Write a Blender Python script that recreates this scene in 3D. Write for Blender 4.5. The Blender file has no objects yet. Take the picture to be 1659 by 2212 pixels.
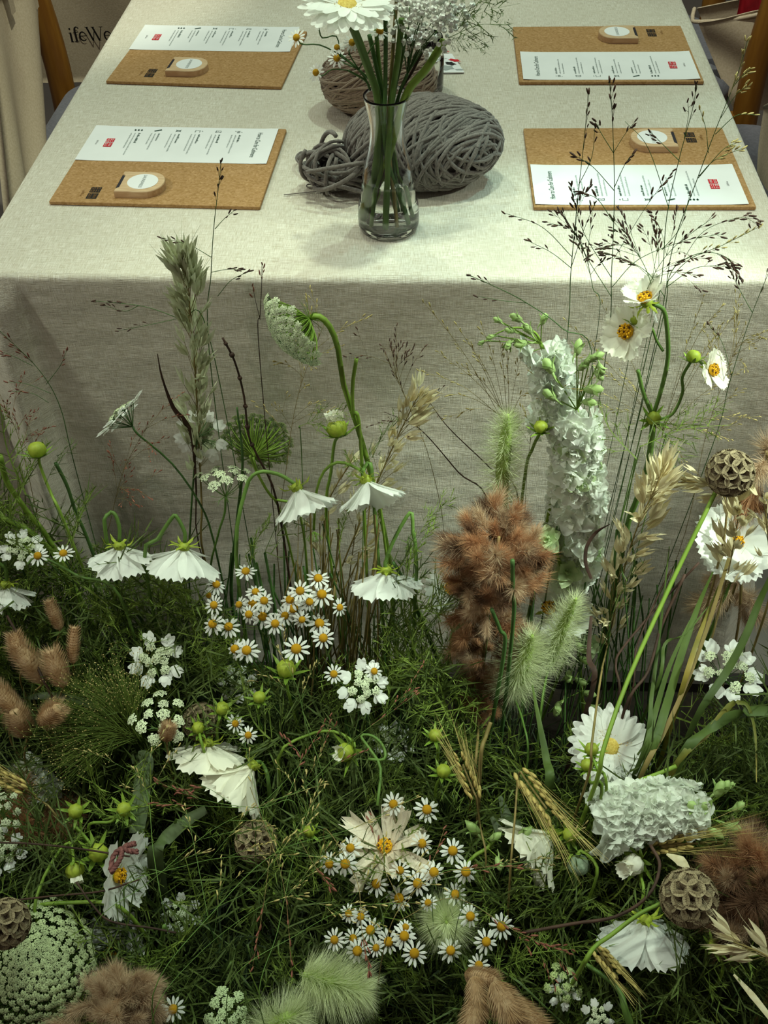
import bpy, math, random
import numpy as np
from mathutils import Matrix, Vector

# ------------------------------------------------------------------ camera, world, lights, exposure
SC = bpy.context.scene
COL = SC.collection
PITCH, YAW, ROLL = 0.78537, -0.06516, -0.02916
CAM = np.array([0.51245, -0.95671, 1.32791])
FPX = 2250.0
_f = np.array([math.sin(YAW), math.cos(YAW), 0.0]); _r = np.array([math.cos(YAW), -math.sin(YAW), 0.0]); _u = np.array([0, 0, 1.0])
CF = _f * math.cos(PITCH) - _u * math.sin(PITCH)
_U = _f * math.sin(PITCH) + _u * math.cos(PITCH)
CR = _r * math.cos(ROLL) + _U * math.sin(ROLL)
CU = -_r * math.sin(ROLL) + _U * math.cos(ROLL)
cam = bpy.data.objects.new('camera', bpy.data.cameras.new('camera'))
COL.objects.link(cam)
cam.data.sensor_fit = 'VERTICAL'; cam.data.sensor_height = 36.0; cam.data.lens = FPX / 2212 * 36.0
cam.data.clip_start = 0.02
M = Matrix.Identity(4)
for i in range(3):
    M[i][0], M[i][1], M[i][2], M[i][3] = CR[i], CU[i], -CF[i], CAM[i]
cam.matrix_world = M
SC.camera = cam

w = bpy.data.worlds.new('world'); SC.world = w; w.use_nodes = True
w.node_tree.nodes['Background'].inputs[0].default_value = (1.0, 0.82, 0.74, 1)
w.node_tree.nodes['Background'].inputs[1].default_value = 0.078

def spot(name, loc, target, power, color, angle, blend=0.3, radius=0.03):
    l = bpy.data.lights.new(name, 'SPOT'); l.energy = power; l.color = color
    l.spot_size = math.radians(angle); l.spot_blend = blend; l.shadow_soft_size = radius
    o = bpy.data.objects.new(name, l); COL.objects.link(o); o.location = loc
    d = Vector(target) - Vector(loc); o.rotation_euler = d.to_track_quat('-Z', 'Y').to_euler()
    return o
def area(name, loc, target, power, color, size):
    l = bpy.data.lights.new(name, 'AREA'); l.energy = power; l.color = color; l.size = size
    o = bpy.data.objects.new(name, l); COL.objects.link(o); o.location = loc
    d = Vector(target) - Vector(loc); o.rotation_euler = d.to_track_quat('-Z', 'Y').to_euler()
    return o
spot('ceiling_or_fill_spot', (1.15, 0.95, 3.0), (0.55, 0.10, 0.72), 60, (0.70, 1.0, 0.80), 44, 0.5)
spot('ceiling_or_fill_spot', (-0.15, 1.35, 3.0), (0.3, 0.25, 0.72), 50, (0.82, 1.0, 0.76), 46, 0.6)
spot('ceiling_or_fill_spot', (1.5, 0.35, 2.9), (0.64, 0.05, 0.72), 46, (0.45, 1.0, 0.95), 11, 0.3)
spot('ceiling_or_fill_spot', (2.6, 0.70, 2.9), (0.868, 0.40, 0.72), 60, (0.60, 1.0, 0.92), 2.4, 0.25)
spot('ceiling_or_fill_spot', (0.52, 0.10, 3.0), (0.50, -0.20, 0.5), 112, (0.84, 1.0, 0.78), 28, 0.95, 0.06)
spot('ceiling_or_fill_spot', (2.3, -0.38, 2.3), (0.80, -0.14, 0.55), 95, (0.86, 1.0, 0.82), 30, 0.8, 0.06)
spot('ceiling_or_fill_spot', (2.2, -0.45, 2.6), (0.74, -0.14, 0.62), 330, (0.84, 1.0, 0.82), 11, 0.7, 0.05)  # narrow fill lamp, added only to brighten the larkspur
spot('ceiling_or_fill_spot', (-1.4, -0.42, 2.4), (0.25, -0.16, 0.5), 80, (0.90, 1.0, 0.80), 34, 0.8, 0.06)
spot('ceiling_or_fill_spot', (-0.8, -2.2, 3.2), (0.5, 0.15, 0.6), 40, (1.0, 0.92, 0.80), 30, 0.7, 0.08)
spot('ceiling_or_fill_spot', (0.7, 0.2, 3.0), (-0.25, 0.95, 0.7), 130, (0.97, 1.0, 0.78), 22, 0.6)  # added fill that lifts the canvas of the left tote
spot('ceiling_or_fill_spot', (0.2, 0.2, 3.0), (1.25, 1.15, 0.6), 120, (0.97, 1.0, 0.82), 18, 0.6)  # extra fill put in for the red-lined tote
area('soft_fill', (0.45, 1.3, 3.1), (0.45, 0.9, 0), 19, (0.90, 1.0, 0.84), 2.6)  # broad overhead fill added to soften the spots, not a known fixture
SC.view_settings.view_transform = 'Standard'
SC.view_settings.look = 'None'
SC.view_settings.gamma = 1.0
SC.view_settings.use_curve_mapping = False
SC.view_settings.exposure = 0.0

# ------------------------------------------------------------------ helpers
rng = np.random.default_rng(11)
rnd = random.Random(5)
def V(*a): return np.array(a, float)
def nrm(v):
    v = np.asarray(v, float); return v / (np.linalg.norm(v) + 1e-12)
def cdir(x, y, z=0.0):
    """a direction given as right, up, towards the viewer's side of the table"""
    return nrm(CR * x + CU * y - CF * z)
def ray(px, py): return CF + CR * (px - 829.5) / FPX - CU * (py - 1106) / FPX
def at(px, py, Y):
    d = ray(px, py); return CAM + d * ((Y - CAM[1]) / d[1])
def ax(px, py, X):
    d = ray(px, py); return CAM + d * ((X - CAM[0]) / d[0])
def on(px, py, z=0.72):
    d = ray(px, py); return CAM + d * ((z - CAM[2]) / d[2])
def depth(py): return float(np.interp(py, [500, 600, 1000, 1300, 1600, 1900, 2212], [-.09, -.10, -.15, -.22, -.34, -.48, -.60]))
def bed(px, py, d=0.0): return at(px, py, depth(py) - d)
def frame(z, up=(0, 0, 1)):
    z = nrm(z); u = np.asarray(up, float)
    if abs(z @ nrm(u)) > 0.97: u = V(1, 0, 0.13)
    x = nrm(np.cross(u, z)); y = np.cross(z, x)
    return np.stack([x, y, z], 1)
def spin(z, a):
    """frame whose z axis is z, turned by a about it"""
    Fm = frame(z); c, s = math.cos(a), math.sin(a)
    return Fm @ np.array([[c, -s, 0], [s, c, 0], [0, 0, 1.0]])
def m4(loc, R=None, s=1.0):
    R = np.eye(3) if R is None else R
    S = np.asarray(s, float) * np.ones(3)
    m = np.eye(4); m[:3, :3] = R * S[None, :]; m[:3, 3] = loc
    return m
def cr(pts, n=24):
    """Catmull-Rom curve through points"""
    p = np.asarray(pts, float)
    if len(p) == 2:
        t = np.linspace(0, 1, max(2, n // 3))[:, None]; return p[0] * (1 - t) + p[1] * t
    q = np.vstack([2 * p[0] - p[1], p, 2 * p[-1] - p[-2]])
    out = []
    k = max(2, n // (len(p) - 1))
    for i in range(len(p) - 1):
        a, b, c, d = q[i:i + 4]
        t = np.linspace(0, 1, k, endpoint=False)[:, None]
        out.append(.5 * ((2 * b) + (c - a) * t + (2 * a - 5 * b + 4 * c - d) * t ** 2 + (3 * b - a - 3 * c + d) * t ** 3))
    return np.vstack(out + [p[-1:]])

class MB:
    """collects vertices, quads and triangles of one mesh"""
    def __init__(s): s.V = []; s.Q = []; s.T = []; s.qm = []; s.tm = []; s.n = 0
    def add(s, v, q=None, t=None, m=0):
        v = np.asarray(v, float).reshape(-1, 3)
        if q is not None and len(q):
            q = np.asarray(q, int).reshape(-1, 4) + s.n; s.Q.append(q); s.qm.append(np.full(len(q), m))
        if t is not None and len(t):
            t = np.asarray(t, int).reshape(-1, 3) + s.n; s.T.append(t); s.tm.append(np.full(len(t), m))
        s.V.append(v); s.n += len(v)
    def addm(s, o, mat=None, m=None):
        """another collection, transformed"""
        v, q, t, qm, tm = o.arrays()
        if mat is not None: v = v @ mat[:3, :3].T + mat[:3, 3]
        if len(q): s.Q.append(q + s.n); s.qm.append(qm if m is None else np.full(len(q), m))
        if len(t): s.T.append(t + s.n); s.tm.append(tm if m is None else np.full(len(t), m))
        s.V.append(v); s.n += len(v)
    def arrays(s):
        v = np.concatenate(s.V) if s.V else np.zeros((0, 3))
        q = np.concatenate(s.Q) if s.Q else np.zeros((0, 4), int); t = np.concatenate(s.T) if s.T else np.zeros((0, 3), int)
        qm = np.concatenate(s.qm) if s.qm else np.zeros(0, int); tm = np.concatenate(s.tm) if s.tm else np.zeros(0, int)
        return v, q, t, qm, tm
    def mesh(s, name, mats, smooth=True, origin=None):
        v, q, t, qm, tm = s.arrays()
        if origin is not None: v = v - origin
        me = bpy.data.meshes.new(name)
        me.vertices.add(len(v)); me.vertices.foreach_set('co', v.astype(np.float32).ravel())
        li = np.concatenate([q.ravel(), t.ravel()]).astype(np.int32)
        me.loops.add(len(li)); me.loops.foreach_set('vertex_index', li)
        me.polygons.add(len(q) + len(t))
        st = np.concatenate([np.arange(len(q)) * 4, len(q) * 4 + np.arange(len(t)) * 3]).astype(np.int32)
        me.polygons.foreach_set('loop_start', st)
        me.polygons.foreach_set('material_index', np.concatenate([qm, tm]).astype(np.int32))
        me.polygons.foreach_set('use_smooth', np.full(len(q) + len(t), smooth))
        for m in (mats if isinstance(mats, (list, tuple)) else [mats]): me.materials.append(m)
        me.update(calc_edges=True)
        return me

def tube(mb, pts, r, n=5, m=0, cap=True):
    p = np.asarray(pts, float); k = len(p)
    r = np.interp(np.linspace(0, 1, k), np.linspace(0, 1, len(r)), r) if np.ndim(r) else np.full(k, float(r))
    t = np.gradient(p, axis=0); t /= np.linalg.norm(t, axis=1)[:, None] + 1e-12
    x = np.cross(t[0], [0.31, 0.2, 1.0]); 
    if np.linalg.norm(x) < .05: x = np.cross(t[0], [1, 0, 0])
    x = nrm(x); X = np.zeros_like(p)
    for i in range(k):
        x = nrm(x - t[i] * (x @ t[i])); X[i] = x
    Y = np.cross(t, X)
    a = np.linspace(0, 2 * np.pi, n, endpoint=False)
    v = (p[:, None] + r[:, None, None] * (X[:, None] * np.cos(a)[None, :, None] + Y[:, None] * np.sin(a)[None, :, None])).reshape(-1, 3)
    i, j = np.meshgrid(np.arange(k - 1), np.arange(n), indexing='ij')
    q = np.stack([i * n + j, i * n + (j + 1) % n, (i + 1) * n + (j + 1) % n, (i + 1) * n + j], -1).reshape(-1, 4)
    tri = []
    if cap:
        for j in range(1, n - 1): tri += [(0, j + 1, j), ((k - 1) * n, (k - 1) * n + j, (k - 1) * n + j + 1)]
    mb.add(v, q, tri, m)

def ribbon(mb, pts, w, side, m=0, fold=0.0):
    """a flat blade along pts; w widths, side = crosswise direction(s), fold lifts the midrib"""
    p = np.asarray(pts, float); k = len(p)
    w = np.interp(np.linspace(0, 1, k), np.linspace(0, 1, len(w)), w) if np.ndim(w) else np.full(k, float(w))
    t = np.gradient(p, axis=0); t /= np.linalg.norm(t, axis=1)[:, None] + 1e-12
    s = np.broadcast_to(np.asarray(side, float), p.shape)
    s = s - t * (s * t).sum(1)[:, None]; s = s / (np.linalg.norm(s, axis=1)[:, None] + 1e-9)
    if fold:
        nn = np.cross(t, s)
        v = np.stack([p - s * w[:, None] / 2, p + nn * (fold * w)[:, None], p + s * w[:, None] / 2], 1).reshape(-1, 3)
        i = np.arange(k - 1) * 3
        q = np.concatenate([np.stack([i, i + 1, i + 4, i + 3], 1), np.stack([i + 1, i + 2, i + 5, i + 4], 1)])
    else:
        v = np.stack([p - s * w[:, None] / 2, p + s * w[:, None] / 2], 1).reshape(-1, 3)
        i = np.arange(k - 1) * 2
        q = np.stack([i, i + 1, i + 3, i + 2], 1)
    mb.add(v, q, m=m)

def ball(mb, c, axes, nu=8, nv=5, m=0):
    """ellipsoid; axes = 3x3 matrix or radius"""
    A = np.eye(3) * axes if np.ndim(axes) == 0 else np.asarray(axes, float)
    if A.ndim == 1: A = np.diag(A)
    th = np.linspace(0, np.pi, nv + 1)[1:-1]; ph = np.linspace(0, 2 * np.pi, nu, endpoint=False)
    v = [V(0, 0, 1)] + [V(math.sin(a) * math.cos(b), math.sin(a) * math.sin(b), math.cos(a)) for a in th for b in ph] + [V(0, 0, -1)]
    v = np.array(v) @ A.T + c
    t = []; q = []; R = nv - 1
    for j in range(nu):
        k = (j + 1) % nu
        t.append((0, 1 + j, 1 + k)); e = 1 + (R - 1) * nu; t.append((len(v) - 1, e + k, e + j))
        for i in range(R - 1): q.append((1 + i * nu + j, 1 + (i + 1) * nu + j, 1 + (i + 1) * nu + k, 1 + i * nu + k))
    mb.add(v, q, t, m)

def lathe(mb, prof, n=32, m=0, c=(0, 0, 0)):
    prof = np.asarray(prof, float); a = np.linspace(0, 2 * np.pi, n, endpoint=False); k = len(prof)
    v = np.stack([prof[:, 0, None] * np.cos(a), prof[:, 0, None] * np.sin(a), np.repeat(prof[:, 1, None], n, 1)], -1).reshape(-1, 3) + np.asarray(c)
    i, j = np.meshgrid(np.arange(k - 1), np.arange(n), indexing='ij')
    q = np.stack([i * n + j, i * n + (j + 1) % n, (i + 1) * n + (j + 1) % n, (i + 1) * n + j], -1).reshape(-1, 4)
    mb.add(v, q, m=m)

def hairs(mb, base, d, L, w, bend=None, m=0):
    """many hairs at once: base (n,3), directions (n,3), lengths, width; two-piece tapering triangles"""
    n = len(base); L = np.broadcast_to(L, n)[:, None]
    s = np.cross(d, rng.normal(size=(n, 3))); s /= np.linalg.norm(s, axis=1)[:, None] + 1e-9
    mid = base + d * L * .55
    tip = base + d * L
    if bend is not None: tip = tip + bend * L; mid = mid + bend * L * .22
    w = np.broadcast_to(w, n)[:, None]
    v = np.stack([base - s * w / 2, base + s * w / 2, mid - s * w * .36, mid + s * w * .36, tip], 1).reshape(-1, 3)
    i = np.arange(n) * 5
    mb.add(v, np.stack([i, i + 1, i + 3, i + 2], 1), np.stack([i + 2, i + 3, i + 4], 1), m)

def box(mb, lo, hi, m=0):
    a, b = np.asarray(lo, float), np.asarray(hi, float)
    v = [(x, y, z) for z in (a[2], b[2]) for y in (a[1], b[1]) for x in (a[0], b[0])]
    mb.add(v, [(0, 2, 3, 1), (4, 5, 7, 6), (0, 1, 5, 4), (2, 6, 7, 3), (0, 4, 6, 2), (1, 3, 7, 5)], m=m)

def prism(mb, poly, z0, z1, m=0, bev=0.0):
    """a closed outline (n,2) extruded from z0 to z1, with a small chamfer at the top"""
    p = np.asarray(poly, float); n = len(p); c = p.mean(0)
    rings = [(p, z0), (p, z1 - bev)]
    if bev: rings.append((c + (p - c) * (1 - bev / max(1e-6, np.linalg.norm(p - c, axis=1).mean())), z1))
    v = np.vstack([np.column_stack([a, np.full(n, z)]) for a, z in rings])
    q = [(k * n + i, k * n + (i + 1) % n, (k + 1) * n + (i + 1) % n, (k + 1) * n + i) for k in range(len(rings) - 1) for i in range(n)]
    v = np.vstack([v, [[*c, z1]], [[*c, z0]]]); e = (len(rings) - 1) * n; T = len(v) - 2
    t = [(e + i, e + (i + 1) % n, T) for i in range(n)] + [((i + 1) % n, i, T + 1) for i in range(n)]
    mb.add(v, q, t, m)

WL = {}
def tag(o, label=None, cat=None, group=None, kind=None):
    if label: o['label'] = label
    if cat: o['category'] = cat
    if group: o['group'] = group
    if kind: o['kind'] = kind
    return o
def thing(name, label, cat, loc, group=None):
    o = bpy.data.objects.new(name, None); COL.objects.link(o); o.location = [float(a) for a in loc]
    o.empty_display_size = .02
    WL[o.name] = np.asarray(loc, float)
    return tag(o, label, cat, group, 'thing')
def part(name, mesh, parent, mat=None, label=None, kind=None):
    """links mesh under parent; mat = world 4x4 (numpy) when the mesh is in its own local frame, else identity"""
    o = bpy.data.objects.new(name, mesh); COL.objects.link(o); o.parent = parent
    if mat is not None:
        mm = mat.copy()
        if parent.name in WL: mm[:3, 3] -= WL[parent.name]
        o.matrix_local = Matrix(mm.tolist())
    elif parent.name in WL: WL[o.name] = WL[parent.name]
    return tag(o, label, kind=kind)
def mpart(name, mb, mats, parent, label=None, kind=None, smooth=True):
    """mesh collected in world space, linked under a thing"""
    return part(name, mb.mesh(name, mats, smooth, origin=WL[parent.name]), parent, None, label, kind)
def solo(name, mb, mats, label=None, cat=None, kind=None, smooth=True, group=None):
    o = bpy.data.objects.new(name, mb.mesh(name, mats, smooth)); COL.objects.link(o)
    return tag(o, label, cat, group, kind)

# ------------------------------------------------------------------ materials
def lin(h):
    f = lambda c: c / 12.92 if c <= .04045 else ((c + .055) / 1.055) ** 2.4
    return tuple(f(int(h[i:i + 2], 16) / 255) for i in (0, 2, 4)) + (1,)
def plain(name, c1, c2=None, rough=.6, scale=60.0, trans=0.0, var=0.12, spec=.3, bump=0.0, stretch=(1, 1, 1), sheen=0.0):
    """two-tone noisy surface; trans = share of light let through (petals, leaves); var = piece to piece change"""
    m = bpy.data.materials.new(name); m.use_nodes = True; nt = m.node_tree; N = nt.nodes; Lk = nt.links
    b = N['Principled BSDF']; b.inputs['Roughness'].default_value = rough; b.inputs['Specular IOR Level'].default_value = spec
    if sheen: b.inputs['Sheen Weight'].default_value = sheen
    tc = N.new('ShaderNodeTexCoord'); mp = N.new('ShaderNodeMapping'); mp.inputs['Scale'].default_value = [scale * s for s in stretch]
    Lk.new(tc.outputs['Object'], mp.inputs['Vector'])
    no = N.new('ShaderNodeTexNoise'); no.inputs['Scale'].default_value = 1.0; no.inputs['Detail'].default_value = 3
    Lk.new(mp.outputs[0], no.inputs['Vector'])
    mx = N.new('ShaderNodeMix'); mx.data_type = 'RGBA'
    mx.inputs['A'].default_value = lin(c1); mx.inputs['B'].default_value = lin(c2 or c1)
    rp = N.new('ShaderNodeMapRange'); rp.inputs['From Min'].default_value = .35; rp.inputs['From Max'].default_value = .65
    Lk.new(no.outputs['Fac'], rp.inputs['Value']); Lk.new(rp.outputs[0], mx.inputs['Factor'])
    oi = N.new('ShaderNodeObjectInfo'); hs = N.new('ShaderNodeHueSaturation')
    r2 = N.new('ShaderNodeMapRange'); r2.inputs['To Min'].default_value = 1 - var; r2.inputs['To Max'].default_value = 1 + var
    Lk.new(oi.outputs['Random'], r2.inputs['Value']); Lk.new(r2.outputs[0], hs.inputs['Value'])
    Lk.new(mx.outputs['Result'], hs.inputs['Color']); Lk.new(hs.outputs[0], b.inputs['Base Color'])
    if bump:
        bp = N.new('ShaderNodeBump'); bp.inputs['Strength'].default_value = 1.0; bp.inputs['Distance'].default_value = bump
        Lk.new(no.outputs['Fac'], bp.inputs['Height']); Lk.new(bp.outputs[0], b.inputs['Normal'])
    if trans:
        tl = N.new('ShaderNodeBsdfTranslucent'); Lk.new(hs.outputs[0], tl.inputs['Color'])
        ms = N.new('ShaderNodeMixShader'); ms.inputs[0].default_value = trans
        Lk.new(b.outputs[0], ms.inputs[1]); Lk.new(tl.outputs[0], ms.inputs[2]); Lk.new(ms.outputs[0], N['Material Output'].inputs[0])
    return m
def glass(name, color=(1, 1, 1, 1), ior=1.46, rough=0.0):
    m = bpy.data.materials.new(name); m.use_nodes = True; b = m.node_tree.nodes['Principled BSDF']
    b.inputs['Base Color'].default_value = color; b.inputs['Roughness'].default_value = rough
    b.inputs['Transmission Weight'].default_value = 1.0; b.inputs['IOR'].default_value = ior
    return m
def linen(name, c1, c2, c3):
    """woven cloth: slubs along both thread directions and a fine thread relief"""
    m = bpy.data.materials.new(name); m.use_nodes = True; nt = m.node_tree; N = nt.nodes; Lk = nt.links
    b = N['Principled BSDF']; b.inputs['Roughness'].default_value = .9; b.inputs['Specular IOR Level'].default_value = .1
    uv = N.new('ShaderNodeUVMap')
    def noise(sx, sy, det):
        mp = N.new('ShaderNodeMapping'); mp.inputs['Scale'].default_value = (sx, sy, 1)
        Lk.new(uv.outputs[0], mp.inputs['Vector'])
        n = N.new('ShaderNodeTexNoise'); n.noise_dimensions = '2D'; n.inputs['Scale'].default_value = 1; n.inputs['Detail'].default_value = det
        Lk.new(mp.outputs[0], n.inputs['Vector']); return n.outputs['Fac']
    a = noise(70, 1300, 3); c = noise(1300, 70, 3); g = noise(9, 9, 4)
    ad = N.new('ShaderNodeMath'); ad.operation = 'ADD'; Lk.new(a, ad.inputs[0]); Lk.new(c, ad.inputs[1])
    rp = N.new('ShaderNodeMapRange'); rp.inputs['From Min'].default_value = .72; rp.inputs['From Max'].default_value = 1.28
    Lk.new(ad.outputs[0], rp.inputs['Value'])
    mx = N.new('ShaderNodeMix'); mx.data_type = 'RGBA'; mx.inputs['A'].default_value = lin(c1); mx.inputs['B'].default_value = lin(c2)
    Lk.new(rp.outputs[0], mx.inputs['Factor'])
    m2 = N.new('ShaderNodeMix'); m2.data_type = 'RGBA'; m2.inputs['B'].default_value = lin(c3)
    r3 = N.new('ShaderNodeMapRange'); r3.inputs['From Min'].default_value = .45; r3.inputs['From Max'].default_value = .8; r3.inputs['To Max'].default_value = .5
    Lk.new(g, r3.inputs['Value']); Lk.new(r3.outputs[0], m2.inputs['Factor']); Lk.new(mx.outputs['Result'], m2.inputs['A'])
    Lk.new(m2.outputs['Result'], b.inputs['Base Color'])
    bp = N.new('ShaderNodeBump'); bp.inputs['Strength'].default_value = 1; bp.inputs['Distance'].default_value = .0007
    wr = noise(14, 30, 4); wm = N.new('ShaderNodeMath'); wm.operation = 'MULTIPLY_ADD'; wm.inputs[1].default_value = 7.0
    Lk.new(wr, wm.inputs[0]); Lk.new(ad.outputs[0], wm.inputs[2])
    Lk.new(wm.outputs[0], bp.inputs['Height']); Lk.new(bp.outputs[0], b.inputs['Normal'])
    return m
def corky(name):
    m = bpy.data.materials.new(name); m.use_nodes = True; nt = m.node_tree; N = nt.nodes; Lk = nt.links
    b = N['Principled BSDF']; b.inputs['Roughness'].default_value = .8; b.inputs['Specular IOR Level'].default_value = .15
    tc = N.new('ShaderNodeTexCoord'); vo = N.new('ShaderNodeTexVoronoi'); vo.inputs['Scale'].default_value = 420
    no = N.new('ShaderNodeTexNoise'); no.inputs['Scale'].default_value = 260; no.inputs['Detail'].default_value = 4
    Lk.new(tc.outputs['Object'], vo.inputs['Vector']); Lk.new(tc.outputs['Object'], no.inputs['Vector'])
    cr_ = N.new('ShaderNodeValToRGB'); e = cr_.color_ramp.elements
    e[0].position = .0; e[0].color = lin('86603a'); e[1].position = 1; e[1].color = lin('cfa878')
    x = e.new(.35); x.color = lin('a98253'); x = e.new(.7); x.color = lin('b48d62')
    sp = N.new('ShaderNodeSeparateColor'); Lk.new(vo.outputs['Color'], sp.inputs[0])
    mm = N.new('ShaderNodeMath'); mm.operation = 'MULTIPLY_ADD'; mm.inputs[1].default_value = .55
    n2 = N.new('ShaderNodeMath'); n2.operation = 'MULTIPLY'; n2.inputs[1].default_value = .5
    Lk.new(no.outputs['Fac'], n2.inputs[0]); Lk.new(sp.outputs[0], mm.inputs[0]); Lk.new(n2.outputs[0], mm.inputs[2])
    Lk.new(mm.outputs[0], cr_.inputs[0]); Lk.new(cr_.outputs[0], b.inputs['Base Color'])
    bp = N.new('ShaderNodeBump'); bp.inputs['Distance'].default_value = .0006; Lk.new(mm.outputs[0], bp.inputs['Height']); Lk.new(bp.outputs[0], b.inputs['Normal'])
    return m

LINEN = linen('linen', 'c8bda8', 'eee8dc', 'd2c9b8')
CORK = corky('cork')
PAPER = plain('paper', 'f3f3f3', 'eeeeee', .55, 20, var=.01)
BEECH = plain('beech', 'd9bb95', 'c9a680', .5, 60, stretch=(1, 6, 6), var=.04)
OAKW = plain('oak', '936626', '7d5119', .42, 14, stretch=(5, 5, .6), var=.05, spec=.4)
WHITE = plain('white_print', 'f0f0f0', rough=.5, var=0)
BLACKPR = plain('black_print', '1d1a18', rough=.7, var=0)
GREYPR = plain('grey_print', 'a4aaa8', rough=.7, var=0)
GREENPR = plain('dark_green_print', '2c4a3e', rough=.7, var=0)
REDPR = plain('red_print', 'd01c2c', rough=.6, var=0)
BROWNPR = plain('brown_print', '8a5f30', rough=.7, var=0)
DARKMETAL = plain('dark_metal', '25242c', '2d2b33', .4, var=0, spec=.5)
TOTE = plain('canvas', 'cdbfa6', 'c0b196', .9, 300, var=.03, bump=.0003)
TOTERED = plain('red_cloth', '9a0f1e', '7c0a16', .8, 40, var=.02)
FELT = plain('grey_felt', '6a6c76', '7a7c86', .95, 220, var=.02, sheen=.2)
GLASS = glass('clear_glass'); WATER = glass('water', (.97, 1, .97, 1), 1.333)
YARNG = plain('grey_yarn', '5e5752', '776f69', .95, 500, var=.05, sheen=.3)
YARNT = plain('taupe_yarn', '7f6d5c', '98836f', .95, 500, var=.05, sheen=.3)
FLOOR = plain('floor_grey', '8b847c', '7d766f', .6, 3, var=0)
SOIL = plain('soil', '17130e', '221b12', .95, 90, var=.0, bump=.002)
TROUGH = plain('dark_trough', '2a241f', '201b17', .7, 10, var=0)
PETAL = plain('white_petal', 'f4f6f0', 'f9faf5', .55, 120, trans=.40, var=.04, stretch=(1, .1, 1))
PETALC = plain('cream_petal', 'f1efdc', 'f6f4e6', .6, 90, trans=.32, var=.04)
PETALF = plain('faded_petal', 'f2ebda', 'dfcfb4', .7, 90, trans=.25, var=.05)
LARK = plain('larkspur_petal', 'f7f9f3', 'eef3e6', .55, 90, trans=.45, var=.05)
LARKG = plain('larkspur_green_petal', 'd9e6c0', 'bdd498', .55, 90, trans=.35, var=.05)
DISC = plain('yellow_disc', 'e9b41c', 'd2960e', .7, 900, var=.06, bump=.0006)
DISCG = plain('gerbera_disc', 'd2bc62', 'b89a40', .7, 500, var=.0, bump=.0004)
FILAM = plain('stamen', 'ecd68a', 'd2a850', .6, 500, var=.1)
STAMEN = plain('dark_anther', '3d2408', '5a370b', .7, 500, var=.1)
FLORET = plain('floret', 'e6ecd2', 'd3dfb4', .6, 300, trans=.2, var=.1)
FLORETL = plain('lace_floret', 'd5e0b4', 'bccb92', .6, 300, trans=.2, var=.1)
FLORETG = plain('green_floret', 'a9bd74', 'c6d49a', .6, 300, trans=.2, var=.12)
STEM = plain('stem_green', '62803a', '4e6c2e', .5, 25, var=.15)
STEMD = plain('stem_dark', '4a6a34', '3c5a2c', .55, 25, var=.15)
STEML = plain('stem_lime', '7f9a3a', '6d8a32', .5, 25, var=.12)
STEMT = plain('stem_tan', '8d7a4c', '76693a', .6, 25, var=.12)
STEMB = plain('stem_brown', '33241c', '4a342a', .7, 60, var=.15)
BUD = plain('bud_green', 'a6b440', '8b9a30', .5, 120, trans=.1, var=.08)
BUDL = plain('larkspur_bud', 'b4cc8a', '94b060', .5, 200, trans=.15, var=.08, stretch=(1, 1, .1))
LEAFG = plain('fern_green', '62723a', '48582a', .6, 40, trans=.25, var=.15)
LEAFY = plain('fennel_green', '7c8e3e', '637a32', .6, 40, trans=.25, var=.15)
LEAFD = plain('shaded_leaf_green', '24331b', '2e3c20', .6, 40, trans=.2, var=.15)  # leaf green darkened, shade of the deep layer put into the colour
BLADE = plain('grass_blade', '45582b', '5b7034', .5, 30, trans=.25, var=.2, stretch=(1, 1, .2))
BLADEY = plain('yellow_blade', '9c8a3e', '66702f', .5, 22, trans=.2, var=.1)
BROAD = plain('broad_leaf', '54643c', '434f30', .5, 40, trans=.15, var=.1)
OAT = plain('oat_husk', 'e8dfbc', 'd8caa0', .6, 160, trans=.25, var=.12, stretch=(1, 1, .15))
OATG = plain('green_oat_husk', 'd8dabc', 'bfc49e', .6, 160, trans=.25, var=.12, stretch=(1, 1, .15))
WHEAT = plain('barley', 'c2ad6c', 'a08c4c', .6, 200, var=.12)
AWN = plain('awn', 'b9a866', 'a39458', .6, 60, var=.1)
PLUME = plain('plume_rust', 'cfa07a', 'a97c56', .85, 60, trans=.25, var=.16)
PLUMET = plain('plume_tan', 'd8c0a2', 'b89a7a', .85, 60, trans=.25, var=.14)
PLUMED = plain('plume_dark', '80604a', '634735', .85, 60, trans=.25, var=.16)
BUNNY = plain('bunny_tan', 'd2b490', 'b8946c', .9, 60, trans=.25, var=.12)
FOX = plain('foxtail', 'e4ebc4', 'd2dca8', .7, 60, trans=.3, var=.05)
FOXCORE = plain('foxtail_core', '9db061', '86a04c', .8, 400, var=.05, bump=.001)
PODT = plain('pod_paper', 'ab9c7c', '8f8062', .75, 160, trans=.15, var=.12)
PODD = plain('pod_dark', '2c1f16', '3d2b1e', .8, 100, var=.1)
SEEDB = plain('dark_seed', '3a2a22', '54392c', .6, 200, var=.2)
SEEDP = plain('pale_seed', 'b5a770', '98864e', .6, 200, var=.2)
SEEDR = plain('reddish_seed', '8a5544', '6b3b30', .6, 200, var=.2)
CORD = plain('plum_cord', '5e3836', '7c4e4a', .8, 300, var=0)
GYPS = plain('gypsophila', 'f2f2ec', 'e2e2d8', .7, 200, trans=.15, var=.08)
THISTLE = plain('grey_green_pod', '8d9c84', '6d7f66', .7, 200, var=0, bump=.001)

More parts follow.
